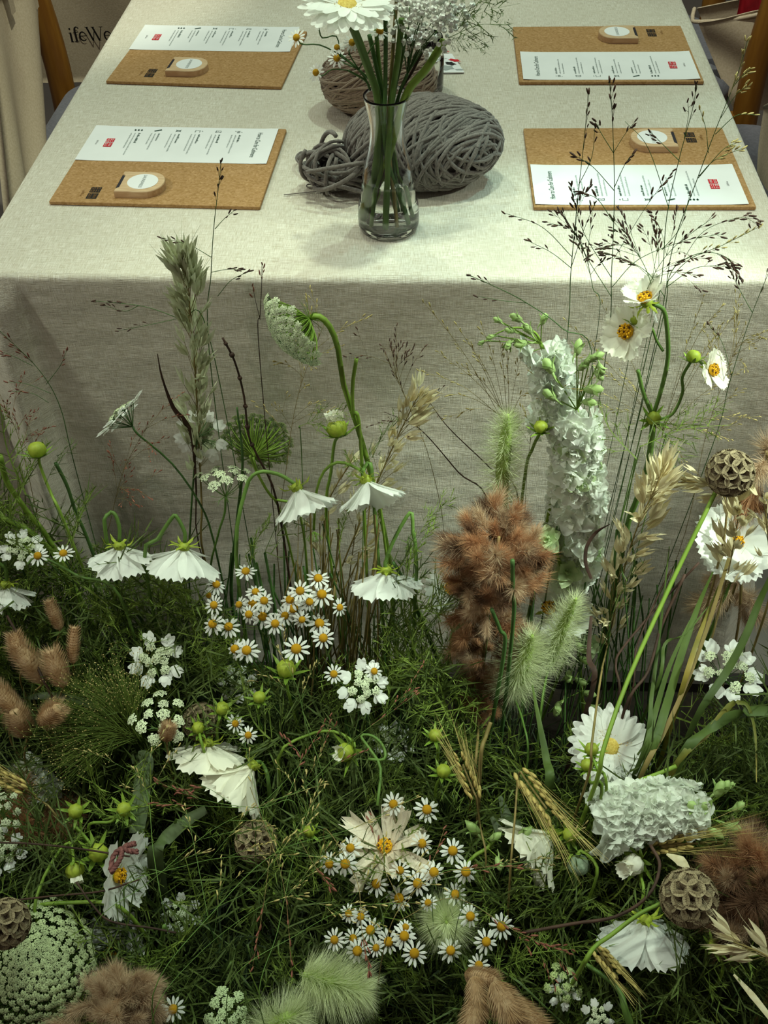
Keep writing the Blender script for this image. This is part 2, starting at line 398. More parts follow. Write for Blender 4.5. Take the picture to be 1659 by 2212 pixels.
# ------------------------------------------------------------------ setting: floor, table, cloth
TZ = 0.72
mb = MB(); box(mb, (-4, -2.5, -.05), (5, 6.5, 0)); solo('floor', mb, FLOOR, kind='structure', smooth=False)
mb = MB(); box(mb, (-4, 6.5, 0), (5, 6.6, 3.3)); solo('wall_back', mb, plain('wall_paint', '9a948a', 'a09a90', .9, 5, var=0), kind='structure', smooth=False)

t = thing('dining_table', 'long table hidden under the beige linen cloth', 'table', (.45, 1.3, 0))
mb = MB(); box(mb, (.012, .012, .685), (.888, 2.588, TZ - .006)); mpart('tabletop', mb, OAKW, t, smooth=False)
for x in (.06, .84):
    for y in (.08, 2.5):
        mb = MB(); box(mb, (x - .03, y - .03, 0), (x + .03, y + .03, .685)); mpart('leg', mb, OAKW, t, smooth=False)

def cloth():
    W, D, r = .9, 2.6, .007
    ph = rng.uniform(0, 6.28, (14, 2)); fr = rng.normal(size=(14, 2)) * np.array([13, 17])
    def wob(a, b): return sum(np.sin(fr[i, 0] * a + fr[i, 1] * b + ph[i, 0]) for i in range(14)) / 14
    vs, uv, q = [], [], []
    nx, ny = 46, 110
    X, Y = np.meshgrid(np.linspace(r, W - r, nx), np.linspace(r, D - r, ny), indexing='ij')
    Z = TZ + .0006 * wob(X * 2, Y * 2)
    vs.append(np.stack([X, Y, Z], -1).reshape(-1, 3)); uv.append(np.stack([X, Y], -1).reshape(-1, 2))
    i, j = np.meshgrid(np.arange(nx - 1), np.arange(ny - 1), indexing='ij')
    q.append(np.stack([i * ny + j, (i + 1) * ny + j, (i + 1) * ny + j + 1, i * ny + j + 1], -1).reshape(-1, 4))
    # the drop: outline of the table edge, at the hem pulled out into a soft pleat at each corner
    top, hem, hz, hx = [], [], [], []
    def seg(a, b, c, d, n, z0=.012, z1=None, ex=1.1):
        for k in range(n):
            f = k / n; hx.append(ex); hz.append(z0 + ((z0 if z1 is None else z1) - z0) * f)
            top.append([a[0] + (b[0] - a[0]) * f, a[1] + (b[1] - a[1]) * f]); hem.append([c[0] + (d[0] - c[0]) * f, c[1] + (d[1] - c[1]) * f])
    seg((0, .5), (0, .07), (-.02, .5), (-.075, .16), 22, .53, .012)
    seg((0, .07), (0, .012), (-.075, .16), (-.15, -.02), 8, ex=.7)
    seg((0, .012), (.004, 0), (-.15, -.02), (-.03, .012), 8, ex=.6)
    seg((.004, 0), (.03, 0), (-.03, .012), (.036, -.078), 9, ex=.45)
    seg((.03, 0), (.06, 0), (.036, -.078), (.055, -.02), 6, ex=.5)
    seg((.06, 0), (.84, 0), (.055, -.02), (.85, -.02), 60)
    seg((.84, 0), (.896, 0), (.85, -.02), (.93, -.05), 8)
    seg((.896, 0), (.9, .02), (.93, -.05), (1.0, .03), 8)
    seg((.9, .02), (.9, .12), (1.0, .03), (.955, .15), 8)
    seg((.9, .12), (.9, .5), (.955, .15), (.915, .5), 22, .012, .53)
    seg((.9, .5), (.9, 2.6), (.915, .5), (.915, 2.62), 60, .53)
    seg((.9, 2.6), (0, 2.6), (.915, 2.62), (-.02, 2.62), 30, .53)
    seg((0, 2.6), (0, .5), (-.02, 2.62), (-.02, .5), 60, .53)
    top.append([0, .5]); hem.append([-.02, .5]); hz.append(.53); hx.append(1.1); hz = np.array(hz); hx = np.array(hx)[:, None]
    top, hem = np.array(top), np.array(hem); n = len(top)
    inner = np.clip(top, [r, r], [W - r, D - r])
    s = np.concatenate([[0], np.cumsum(np.linalg.norm(np.diff(hem, axis=0), axis=1))])
    rows = []
    for a in np.linspace(0, np.pi / 2, 5): rows.append(np.column_stack([inner + (top - inner) * math.sin(a), np.full(n, TZ - r + r * math.cos(a))]))
    tt = np.linspace(0, 1, 46)[1:]
    for f in tt:
        e = f ** hx
        p = top + (hem - top) * e
        d = hem - top; d = d / (np.linalg.norm(d, axis=1)[:, None] + 1e-9)
        amp = .006 * min(1, f * 3)
        p = p + d * (amp * wob(s * 1.3, np.full(n, f * 1.6)) + .0022 * min(1, f * 6) * wob(s * 2.2 + 3, np.full(n, f * 9)))[:, None]
        rows.append(np.column_stack([p, TZ - r - f * (TZ - r - hz)]))
    b = len(vs[0]); R = len(rows)
    vs.append(np.vstack(rows)); dist = [k * .003 for k in range(5)] + [.012 + f * .7 for f in tt]
    uv.append(np.vstack([np.column_stack([s, np.full(n, d) + 5]) for d in dist]))
    i, j = np.meshgrid(np.arange(R - 1), np.arange(n - 1), indexing='ij')
    q.append(np.stack([b + i * n + j, b + (i + 1) * n + j, b + (i + 1) * n + j + 1, b + i * n + j + 1], -1).reshape(-1, 4))
    m = MB(); m.add(np.vstack(vs), np.vstack(q)); me = m.mesh('tablecloth', LINEN)
    U = np.vstack(uv); ul = me.uv_layers.new(name='UVMap')
    idx = np.zeros(len(me.loops), np.int32); me.loops.foreach_get('vertex_index', idx)
    ul.data.foreach_set('uv', U[idx].astype(np.float32).ravel())
    o = bpy.data.objects.new('tablecloth', me); COL.objects.link(o)
    tag(o, 'beige linen tablecloth covering the long table and hanging down in front', 'tablecloth')
cloth()

t = thing('flower_trough', 'low dark planting trough buried under the meadow flowers', 'planter', (.45, -.36, 0))
mb = MB(); lo, hi = (-.55, -.70), (1.5, -.06)
for a, b in (((lo[0], lo[1], 0), (hi[0], lo[1] + .02, .12)), ((lo[0], hi[1] - .02, 0), (hi[0], hi[1], .12)), ((lo[0], lo[1] + .02, 0), (lo[0] + .02, hi[1] - .02, .12)), ((hi[0] - .02, lo[1] + .02, 0), (hi[0], hi[1] - .02, .12)), ((lo[0] + .02, lo[1] + .02, 0), (hi[0] - .02, hi[1] - .02, .02))): box(mb, a, b)
mpart('trough_box', mb, TROUGH, t, smooth=False)
mb = MB(); box(mb, (lo[0] + .02, lo[1] + .02, .02), (hi[0] - .02, hi[1] - .02, .1)); mpart('soil', mb, SOIL, t, smooth=False)

# ------------------------------------------------------------------ lettering
def text_polys(body, size, align='CENTER'):
    """letters of the built-in font as a flat mesh: (verts (n,2), list of faces)"""
    cu = bpy.data.curves.new('lettering', 'FONT'); cu.body = body; cu.size = size; cu.align_x = align; cu.align_y = 'CENTER'; cu.resolution_u = 2
    o = bpy.data.objects.new('lettering', cu); COL.objects.link(o)
    dg = bpy.context.evaluated_depsgraph_get(); me = bpy.data.meshes.new_from_object(o.evaluated_get(dg))
    v = np.array([x.co[:2] for x in me.vertices]).reshape(-1, 2); me.calc_loop_triangles()
    f = np.array([l.vertices[:] for l in me.loop_triangles]).reshape(-1, 3)
    bpy.data.objects.remove(o); bpy.data.meshes.remove(me); bpy.data.curves.remove(cu)
    return v, f
def stroke2(m, p, w0, w1):
    p = np.array([[x, y, 0.0] for x, y in p]); k = len(p)
    t = np.gradient(p, axis=0); t /= np.linalg.norm(t, axis=1)[:, None] + 1e-9
    s = np.stack([-t[:, 1], t[:, 0], np.zeros(k)], 1)
    w = np.linspace(w0, w1, k)[:, None]
    v = np.stack([p - s * w / 2, p + s * w / 2], 1).reshape(-1, 3); i = np.arange(k - 1) * 2
    m.add(v, np.stack([i, i + 2, i + 3, i + 1], 1))
def arc(cx, cy, rx, ry, a0, a1, n=12): return [(cx + rx * math.cos(math.radians(a)), cy + ry * math.sin(math.radians(a))) for a in np.linspace(a0, a1, n)]
def serif_word(word):
    """roman letters with serifs, x-height 1, returned as one flat mesh collection and its width"""
    m = MB(); x = 0; T, S = .2, .07
    def st(*p, a=T, b=None): stroke2(m, [(x + q[0], q[1]) for q in p], a, a if b is None else b)
    for ch in word:
        if ch == 'L': st((.3, 0), (.3, 1.5)); st((.08, .035), (1.0, .035), a=S); st((.08, 1.465), (.52, 1.465), a=S); st((.97, .03), (.99, .4), a=.1, b=.05); w = 1.1
        if ch == 'i': st((.25, 0), (.25, 1)); st((.05, .035), (.45, .035), a=S); st((.05, .93), (.25, .98), a=S); st((.17, 1.36), (.33, 1.36), a=.17); w = .5
        if ch == 'f':
            st((.27, 0), (.27, 1.2)); st((.05, .035), (.52, .035), a=S); st((.05, .96), (.56, .96), a=S)
            stroke2(m, [(x + a, b) for a, b in arc(.5, 1.2, .23, .3, 180, 50)], T, .1); st((.62, 1.38), (.74, 1.38), a=.15); w = .58
        if ch == 'e':
            stroke2(m, [(x + a, b) for a, b in arc(.45, .5, .36, .46, 5, 180)], .09, .19); stroke2(m, [(x + a, b) for a, b in arc(.45, .5, .36, .46, 180, 325)], .19, .07); st((.1, .55), (.8, .55), a=S); w = .9
        if ch == 'W':
            st((.15, 1.47), (.6, .0), a=T, b=T); st((.6, .0), (.98, 1.3), a=.08); st((.82, 1.47), (1.3, .0), a=T); st((1.3, 0), (1.75, 1.47), a=.08)
            for c in (.15, .85, 1.75): st((c - .2, 1.465), (c + .2, 1.465), a=S)
            w = 1.85
        if ch == 'a':
            st((.62, .08), (.62, .7), a=.19); stroke2(m, [(x + a, b) for a, b in arc(.4, .68, .24, .28, 0, 160)], .17, .09)
            stroke2(m, [(x + a, b) for a, b in arc(.36, .27, .26, .25, 60, 330)], .08, .17); st((.62, .08), (.86, .06), a=.1); w = .9
        if ch == 'r': st((.25, 0), (.25, 1)); st((.05, .035), (.47, .035), a=S); st((.05, .93), (.25, .98), a=S); stroke2(m, [(x + a, b) for a, b in arc(.52, .72, .25, .24, 170, 50)], .08, .2); w = .75
        x += w
    return m, x
def flat(m2, org, ex, ey, sc, mb, m=0):
    """places a flat collection (2D) in the world: org + x*ex + y*ey"""
    v, q, t, _, _ = m2.arrays(); ex, ey = nrm(ex), nrm(ey)
    mb.add(org + (v[:, :1] * ex + v[:, 1:2] * ey) * sc, q, t, m)
def word2(body, size, align='CENTER'):
    v, f = text_polys(body, size, align); m = MB(); m.add(np.column_stack([v, np.zeros(len(v))]), None, f); return m
LW, LWW = serif_word('LifeWear')
TITLE = word2('How to Care for Cashmere', .0060); TITLE.V = [v * np.array([1, 1.5, 1]) for v in TITLE.V]
UNI, QLO = word2('UNI', .40), word2('QLO', .40)
LAUN = word2('LAUNDRESS', .0058)
def kana():
    m = MB()
    def b(x0, y0, x1, y1): m.add([(x0, y0, 0), (x1, y0, 0), (x1, y1, 0), (x0, y1, 0)], [(0, 1, 2, 3)])
    b(-.38, .34, -.12, .39); b(-.17, .12, -.12, .34); b(-.42, .08, -.06, .13)               # yu
    b(.12, .32, .36, .37); b(.06, .09, .42, .14)                                              # ni
    stroke2(m, [(-.28, -.07), (-.40, -.22)], .05, .05); stroke2(m, [(-.30, -.11), (-.10, -.11), (-.14, -.26), (-.32, -.42)], .05, .05)   # ku
    b(.08, -.12, .40, -.07); b(.08, -.41, .40, -.36); b(.08, -.36, .13, -.12); b(.35, -.36, .40, -.12)   # ro
    return m
KANA = kana()
def logo(parent, org, u, v, s, base, ink, dz=.00025):
    """two square marks side by side: katakana, then roman capitals"""
    up = V(0, 0, dz); mb = MB(); a, b = nrm(u), nrm(v)
    for k in (-1, 1):
        c = org + a * k * s * .59
        mb.add([c - a * s / 2 - b * s / 2, c + a * s / 2 - b * s / 2, c + a * s / 2 + b * s / 2, c - a * s / 2 + b * s / 2], [(0, 1, 2, 3)], m=0)
    for m2, off in ((KANA, (-.59, 0)), (UNI, (.59, .22)), (QLO, (.59, -.23))):
        flat(m2, org + up + a * off[0] * s + b * off[1] * s, a, b, s, mb, 1)
    mpart('logo', mb, [base, ink], parent, smooth=False)

# ------------------------------------------------------------------ place settings
def setting(mat_px, paper_px, comb_px, logo_px, word_px, flip, names):
    zc = TZ + .0045
    pts = np.array([on(x, y, zc) for x, y in mat_px]); sg = -1 if flip else 1
    c = pts.mean(0); e = nrm((pts[1] - pts[0]) + (pts[2] - pts[3])); e[2] = 0; e = nrm(e); n = np.cross([0, 0, 1.0], e)
    # cork mat
    t = thing('cork_board', names[0], 'place mat', (c[0], c[1], TZ + .0008), 'cork mats on the table')
    mb = MB(); h, k, rr = .1265, .1015, .0012
    cor = [(-h, -k), (h, -k), (h, k), (-h, k)]
    poly = np.array([c[:2] + e[:2] * x + n[:2] * y for x, y in cor]); ring = []
    for i in range(4):
        a, b, d = poly[i - 1], poly[i], poly[(i + 1) % 4]
        ring += [b + (a - b) / np.linalg.norm(a - b) * rr, b + (d - b) / np.linalg.norm(d - b) * rr]
    prism(mb, np.array(ring), TZ + .0008, zc, bev=.0006); mpart('mat_board', mb, CORK, t, smooth=False)
    u, v = (-n, e) if not flip else (n, -e)
    lg = on(*logo_px, zc); lg[2] = zc + .0003
    logo(t, lg, u, v, .0128, BLACKPR, BROWNPR)
    ww = on(*word_px, zc); ww[2] = zc + .0003
    mb = MB(); flat(LW, ww - nrm(u) * .5 * LWW * .0021 , u, v, .0021, mb); mpart('lettering', mb, BROWNPR, t, smooth=False)
    # care leaflet
    pp = np.array([on(x, y, zc) for x, y in paper_px]); pc = pp.mean(0); zp = zc + .0006
    e2 = nrm((pp[1] - pp[0]) + (pp[2] - pp[3])); e2[2] = 0; e2 = nrm(e2); n2 = np.cross([0, 0, 1.0], e2)
    u, v = (-n2, e2) if not flip else (n2, -e2)
    t = thing('care_leaflet', names[1], 'leaflet', (pc[0], pc[1], zc), 'care leaflets on the cork mats')
    mb = MB(); hw, hh = .0485, .1215
    G = [(x, y) for y in np.linspace(-hh, hh, 13) for x in np.linspace(-hw, hw, 5)]
    cz = lambda x, y: .0012 * max(0, abs(y) / hh - .8) * 5 * (1 if flip else .6)
    P3 = np.array([[*(pc[:2] + u[:2] * x + v[:2] * y), zc + .0003 + cz(x, y)] for x, y in G])
    q = [(j * 5 + i, j * 5 + i + 1, (j + 1) * 5 + i + 1, (j + 1) * 5 + i) for j in range(12) for i in range(4)]
    mb.add(np.vstack([P3, P3 - V(0, 0, .00025)]), q + [tuple(65 + a for a in f[::-1]) for f in q])
    mpart('paper_sheet', mb, PAPER, t)
    O = V(pc[0], pc[1], zp + .0002); U2, V2 = nrm(u), nrm(v)
    pos = lambda x, y: O + U2 * x + V2 * y + V(0, 0, cz(x, y))
    mb = MB(); flat(TITLE, pos(-.002, .100), u, v, 1, mb); mpart('title_lettering', mb, GREENPR, t, smooth=False)
    logo(t, pos(0, -.091), u, v, .0105, REDPR, WHITE, .0002)
    mb = MB(); flat(LW, pos(-.5 * LWW * .0016, -.108), u, v, .0016, mb); mpart('lettering', mb, BLACKPR, t, smooth=False)
    r2 = np.random.default_rng(3); mh, mt, mi = MB(), MB(), MB()
    def run(m, x0, x1, y, hgt, step):
        x = x0
        while x < x1:
            nl = r2.integers(2, 8)
            for _ in range(nl):
                hh_ = hgt * r2.choice([.62, .62, .7, 1.0]); ww_ = step * r2.uniform(.55, .8)
                a = [pos(x, y), pos(x + ww_, y), pos(x + ww_, y + hh_), pos(x, y + hh_)]; m.add(a, [(0, 1, 2, 3)]); x += step
                if x > x1: break
            x += step * .8
    for i, (nl, ln) in enumerate(((2, .05), (2, .055), (2, .055), (2, .05), (2, .045), (2, .06))):
        y = .073 - i * .0265
        run(mh, -.028, -.028 + r2.uniform(.018, .03), y, .0029, .0014)
        for j in range(nl): run(mt, -.028, -.028 + ln - j * .02 * r2.uniform(.3, 1), y - .0050 - j * .0050, .0020, .0010)
        c0 = -.037; iy = y - .002
        def ic(p, w_=.0007): 
            m2 = MB(); stroke2(m2, p, w_, w_); flat(m2, pos(c0, iy), u, v, 1, mi)
        if i == 0:
            for xx in (-.002, 0, .002): ic([(xx, -.002), (xx + .0006, 0), (xx, .002)])
            ic([(-.0015, -.005), (-.0015, -.003)]); ic([(.0005, .003), (.0005, .005)])
        elif i == 1: ic([(-.002, -.003), (-.002, .003), (.0025, .0035)]); ic([(-.002, -.003), (.0025, -.0035)]); ic([(.0025, -.0035), (.001, 0), (.0025, .0035)])
        elif i == 2: ic([(.003, -.004), (-.002, -.004), (-.002, .002), (.003, .002)]); ic([(-.001, .0045), (.001, .0055), (-.0005, .006)])
        elif i == 3:
            ic(arc(0, -.0035, .0025, .0012, 0, 180)); ic(arc(0, .0035, .0025, .0012, 180, 360))
            for yy in (-.0015, 0, .0015): ic([(-.002, yy), (.002, yy)])
        elif i == 4: ic([(-.002, .004), (.002, -.005)], .0022)
        else:
            for yy in (-.0042, 0, .0042): ic([(-.002, yy), (.002, yy)], .0014); ic([(0, yy - .0014), (0, yy + .0014)], .0012)
    mpart('heading_lettering', mh, GREENPR, t, smooth=False); mpart('body_lettering', mt, GREYPR, t, smooth=False); mpart('care_icons', mi, GREENPR, t, smooth=False)
    # wooden comb
    zt = zc + .0085
    cc = on(*comb_px, zt); t = thing('wooden_comb', names[2], 'comb', (cc[0], cc[1], zc), 'wooden fabric combs on the cork mats')
    s = 1 if not flip else -1; E2, N2 = e * s, n * s
    T3 = lambda pl: np.array([cc[:2] + E2[:2] * x + N2[:2] * y for x, y in pl])
    a, b = .026, .0245
    out = [(-a, -b), (.008, -b)] + [(.008 + .0215 * math.sin(f) ** .9, -b * math.cos(f)) for f in np.linspace(.25, np.pi - .25, 12)] + [(.008, b), (-a, b), (-a, b - .006), (-a + .0035, b - .0095), (-a + .0035, -b + .0095), (-a, -b + .006)]
    mb = MB(); prism(mb, T3(out), zc + .0002, zt, bev=.0008); mpart('comb_body', mb, BEECH, t, smooth=False)
    mb = MB(); prism(mb, T3([(-a + .0001, -b + .0085), (-a + .0044, -b + .0105), (-a + .0044, b - .0105), (-a + .0001, b - .0085)]), zc + .002, zt - .0006); mpart('comb_blade', mb, DARKMETAL, t, smooth=False)
    mb = MB(); prism(mb, T3([(.003 + .0185 * math.cos(f), .0185 * math.sin(f)) for f in np.linspace(0, 6.2832, 32, endpoint=False)]), zt - .0002, zt + .0003); mpart('round_label', mb, WHITE, t, smooth=False)
    mb = MB(); flat(LAUN, V(*(cc[:2] + E2[:2] * .003), zt + .0006), -N2, E2, 1, mb); mpart('lettering', mb, GREYPR, t, smooth=False)
setting([(117, 436), (575, 448), (609, 278), (196, 270)], [(205, 271), (595, 280), (580, 354), (168, 347)], (303, 392), (203, 417), (176, 417), False,
        ['nearer cork mat beside the grey yarn loop, comb and leaflet on it', 'white care leaflet on the cork mat nearest the pale green oat stalk', 'beech fabric comb on the cork mat behind the pale green oat'])
setting([(250, 176), (632, 180), (645, 74), (293, 57)], [(302, 54), (645, 58), (633, 114), (287, 108)], (404, 138), (326, 158), (303, 158), False,
        ['farther cork mat beside the tote lettered LifeWear', 'white care leaflet on the cork mat touched by the big white gerbera', 'beech fabric comb on the mat by the lettered tote bag'])
setting([(1160, 445), (1618, 445), (1562, 277), (1137, 279)], [(1168, 441), (1603, 441), (1572, 358), (1156, 359)], (1414, 296), (1491, 297), (1517, 297), True,
        ['cork mat behind the tall airy grass seed heads', 'white care leaflet seen through the dark grass seed heads', 'beech fabric comb seen through the dark grass seed heads'])
setting([(1133, 178), (1513, 177), (1462, 55), (1113, 57)], [(1139, 172), (1503, 171), (1480, 113), (1132, 114)], (1337, 68), (1407, 71), (1431, 70), True,
        ['cork mat beside the tote with the red lining, a shadow across it', 'white care leaflet with a grey shadow across it', 'beech fabric comb on the mat by the red-lined tote'])

# ------------------------------------------------------------------ chairs and tote bags
def chair(name_label, x0, s, y0, y1, lean=.05):
    """x0 = back posts, s = +1 when the seat runs towards +x"""
    t = thing('dining_chair', name_label, 'chair', (x0 + s * .2, (y0 + y1) / 2, 0), 'wooden chairs at the table')
    for y in (y0, y1):
        mb = MB(); tube(mb, cr([(x0 - s * .05, y, 0), (x0 - s * .005, y, .44), (x0 - s * .02, y, .70), (x0 - s * .04, y, .92)], 18), [.019, .025, .025, .02], 12); mpart('back_post', mb, OAKW, t)
        mb = MB(); tube(mb, [(x0 + s * .38, y, 0), (x0 + s * .38, y, .41)], [.014, .02], 10); mpart('leg', mb, OAKW, t)
    for z, dx in ((.62, .016), (.84, .032)):
        mb = MB(); tube(mb, cr([(x0 - s * dx, y0, z), (x0 - s * (dx + .03), (y0 + y1) / 2, z), (x0 - s * dx, y1, z)], 12), .013, 8); mpart('back_rail', mb, OAKW, t)
    mb = MB()
    for y in (y0, y1): box(mb, (min(x0, x0 + s * .38), y - .012, .385), (max(x0, x0 + s * .38), y + .012, .425))
    mpart('seat_frame', mb, OAKW, t, smooth=False)
    out = []
    cx, cy, hx, hy, r = x0 + s * .21, (y0 + y1) / 2, .195, (y1 - y0) / 2 - .005, .07
    for qx, qy, a0 in ((1, 1, 0), (-1, 1, 90), (-1, -1, 180), (1, -1, 270)):
        for a in np.linspace(a0, a0 + 90, 7): out.append((cx + qx * (hx - r) + r * math.cos(math.radians(a)), cy + qy * (hy - r) + r * math.sin(math.radians(a))))
    mb = MB(); prism(mb, out, .425, .475, bev=.014); mpart('seat_cushion', mb, FELT, t)
    return t
chair('brown wooden chair with a grey cushion behind the blank cream tote', -.247, 1, .775, 1.115)
chair('wooden chair carrying the LifeWear tote, mostly out of view', -.29, 1, 1.50, 1.92)
chair('brown wooden chair whose post stands beside the red-lined tote', 1.105, -1, 1.06, 1.47)
chair('wooden chair nearest the bed, out of view but for its tote', 1.16, -1, .56, .92)

def sheet(mb, quad, nu, nv, fn, thick, m=0):
    """a cloth panel between four corners (bl, br, tr, tl), displaced by fn(u, v) along its normal, with thickness"""
    a, b, c, d = [np.asarray(k, float) for k in quad]; n = nrm(np.cross(b - a, d - a))
    g = np.array([[(a * (1 - u) + b * u) * (1 - v) + (d * (1 - u) + c * u) * v + n * fn(u, v) for u in np.linspace(0, 1, nu)] for v in np.linspace(0, 1, nv)]).reshape(-1, 3)
    q = [(j * nu + i, j * nu + i + 1, (j + 1) * nu + i + 1, (j + 1) * nu + i) for j in range(nv - 1) for i in range(nu - 1)]
    o = len(g); edge = [i for i in range(nu)] + [j * nu + nu - 1 for j in range(1, nv)] + [(nv - 1) * nu + i for i in range(nu - 2, -1, -1)] + [j * nu for j in range(nv - 2, 0, -1)]
    side = [(edge[k], edge[(k + 1) % len(edge)], edge[(k + 1) % len(edge)] + o, edge[k] + o) for k in range(len(edge))]
    mb.add(np.vstack([g, g - n * thick]), q + [tuple(x + o for x in f[::-1]) for f in q] + side, m=m)
# blank tote hung over the near chair back, hanging in front of its posts
X1 = -.195
q1 = [ax(24, 470, X1), ax(92, 330, X1), ax(88, -25, X1 - .02), ax(-45, -5, X1 - .02)]
t = thing('tote_bag', 'blank cream canvas tote hung on the near chair', 'tote bag', tuple(np.mean(q1, 0)))
mb = MB(); sheet(mb, q1, 22, 22, lambda u, v: .012 * math.sin(u * 9 + v * 1.5) * (1 - .4 * v) + .01 * math.sin(u * 3.1), .012); mpart('bag_body', mb, TOTE, t)
for k in (.3, .7):
    p = q1[3] * (1 - k) + q1[2] * k
    mb = MB(); ribbon(mb, cr([p + V(.016, 0, -.03), p + V(.012, 0, .04), p + V(-.06, 0, .09), p + V(-.10, 0, -.02)], 14), .022, (0, 1, 0)); mpart('handle', mb, TOTE, t)
# lettered tote on the next chair
Y2 = 1.36
q2 = [at(60, 178, Y2), at(330, 176, Y2), at(345, -60, Y2 - .02), at(60, -60, Y2 - .02)]
t = thing('tote_bag', 'cream canvas tote lettered LifeWear in black serif type', 'tote bag', tuple(np.mean(q2, 0)))
FN = lambda u, v: .010 * math.sin(u * 7 + v * 3) * (.3 + .5 * v)
mb = MB(); sheet(mb, q2, 26, 18, FN, .014); mpart('bag_body', mb, TOTE, t)
for k in (.55, .75):
    p = V(0, 0, .035) + q2[3] * (1 - k) + q2[2] * k
    mb = MB(); ribbon(mb, cr([p + V(0, -.006, -.03), p + V(-.02, .04, .05), p + V(-.06, .08, .1)], 10), .022, (1, 0, 0)); mpart('handle', mb, TOTE, t)
mb = MB(); L0 = at(147, 103, Y2 - .03); L1 = at(236, 94, Y2 - .03); ex = nrm(L1 - L0)
sc_ = np.linalg.norm(L1 - L0) / 4.4
flat(LW, L0 - ex * 1.15 * sc_ - V(0, .0, 0), ex, V(0, -.05, 1), sc_, mb); v, q, tt_, _, _ = mb.arrays()
nn = nrm(np.cross(q2[1] - q2[0], q2[3] - q2[0])); eu = q2[1] - q2[0]
mb2 = MB()
for_u = np.clip(((v - q2[0]) @ eu) / (eu @ eu), 0, 1); ev = q2[3] - q2[0]; for_v = np.clip(((v - q2[0]) @ ev) / (ev @ ev), 0, 1)
pl = v - nn * ((v - q2[0]) @ nn)[:, None]
pl = pl + nn * np.array([FN(a, b) + .0035 for a, b in zip(for_u, for_v)])[:, None]
mb2.add(pl, q, tt_); mpart('lettering', mb2, BLACKPR, t, smooth=False)
# red-lined tote between the far posts
Y3 = 1.105
q3 = [at(1585, 238, Y3), at(1720, 238, Y3), at(1690, 18, Y3), at(1507, 47, Y3)]
t = thing('tote_bag', 'cream canvas tote with a red lining beside the chair post', 'tote bag', tuple(np.mean(q3, 0)))
FN3 = lambda u, v: .008 * math.sin(u * 5 + v * 7) + .012 * math.sin(v * 5 - u * 3) * u * (1 - v)
mb = MB(); sheet(mb, q3, 22, 22, FN3, .004); mpart('bag_body', mb, TOTE, t)
q3b = [q3[0] + V(.01, .05, 0), q3[1] + V(0, .05, 0), q3[2] + V(0, .05, .012), q3[3] + V(.005, .045, .008)]
mb = MB(); sheet(mb, q3b, 10, 10, lambda u, v: 0, .004); mpart('bag_back', mb, TOTE, t)
mb = MB(); tube(mb, cr([q3[3] + V(0, .045, .008), q3[3] + V(-.006, .02, 0), q3[3], q3[3] * .5 + q3[2] * .5 + V(0, 0, -.006), q3[2]], 24), .004, 6); mpart('hem', mb, TOTE, t)
r0, r1 = at(1592, 36, Y3 + .03), at(1616, -30, Y3 + .05)
mb = MB(); sheet(mb, [at(1591, 38, Y3 + .02), at(1640, 36, Y3 + .02), at(1650, -40, Y3 + .03), at(1602, -30, Y3 + .03)], 8, 8, lambda u, v: .006 * math.sin(u * 8 + v * 3), .003); mpart('lining', mb, TOTERED, t)
# another tote at the picture's edge, on the near chair
X4 = 1.06
q4 = [ax(1640, 480, X4), ax(1740, 520, X4), ax(1720, 190, X4), ax(1652, 232, X4)]
t = thing('tote_bag', 'cream canvas tote on the nearest chair, only its hem edge in view', 'tote bag', tuple(np.mean(q4, 0)))
mb = MB(); sheet(mb, q4, 12, 14, lambda u, v: .008 * math.sin(u * 7 + v * 3), .006); mpart('bag_body', mb, TOTE, t)
mb = MB(); tube(mb, [q4[3], (q4[3] + q4[2]) / 2 + V(0, 0, -.004), q4[2]], .004, 6); mpart('hem', mb, TOTE, t)

# ------------------------------------------------------------------ yarn
def skein(label, c, abc, A, n, r, mat, spread, seedv, zlow=TZ + .002):
    g = np.random.default_rng(seedv); A = nrm(A); abc = np.asarray(abc)
    t = thing('yarn_skein', label, 'yarn', (c[0], c[1], TZ), 'yarn skeins on the table')
    mb = MB(); ball(mb, c, abc * .90, 20, 12); v, q, tr, a_, b_ = mb.arrays(); v[:, 2] = np.maximum(v[:, 2], zlow); mb.V = [v]; mpart('yarn_core', mb, mat, t)
    mb = MB()
    for k in range(n):
        a = nrm(A + g.normal(size=3) * spread); e1 = nrm(np.cross(a, [.2, .3, 1])); e2 = np.cross(a, e1)
        h = g.uniform(-.93, .93); rr = math.sqrt(1 - h * h); f = g.uniform(.94, 1.02)
        th = np.linspace(0, 2 * np.pi, 30) + g.uniform(0, 6)
        w_ = 1 + .015 * np.sin(th * 3 + g.uniform(0, 6)) + .01 * np.sin(th * 7 + g.uniform(0, 6))
        p = (h * a + rr * (np.cos(th)[:, None] * e1 + np.sin(th)[:, None] * e2)) * w_[:, None] * f * abc + c
        p[:, 2] = np.maximum(p[:, 2], zlow + r)
        tube(mb, p, r * g.uniform(.75, 1.15), 6, cap=False)
    mpart('yarn_strands', mb, mat, t, kind='stuff')
    n2 = 5000; dd = g.normal(size=(n2, 3)); dd /= np.linalg.norm(dd, axis=1)[:, None]; P = c + dd * abc * 1.0; P[:, 2] = np.maximum(P[:, 2], zlow + r)
    tg = np.cross(dd, A) + g.normal(size=(n2, 3)) * .35 + dd * .35; tg /= np.linalg.norm(tg, axis=1)[:, None]
    mb = MB(); hairs(mb, P, tg, g.uniform(.004, .009, n2), .00022); mpart('fuzz', mb, mat, t, kind='stuff')
    return t
gc = on(912, 405, TZ); gc = V(gc[0], gc[1] + .020, TZ + .047)
G = skein('thick grey wool skein behind the glass vase', gc, (.092, .064, .050), cdir(.8, -.45, .45), 190, .0022, YARNG, .24, 1)
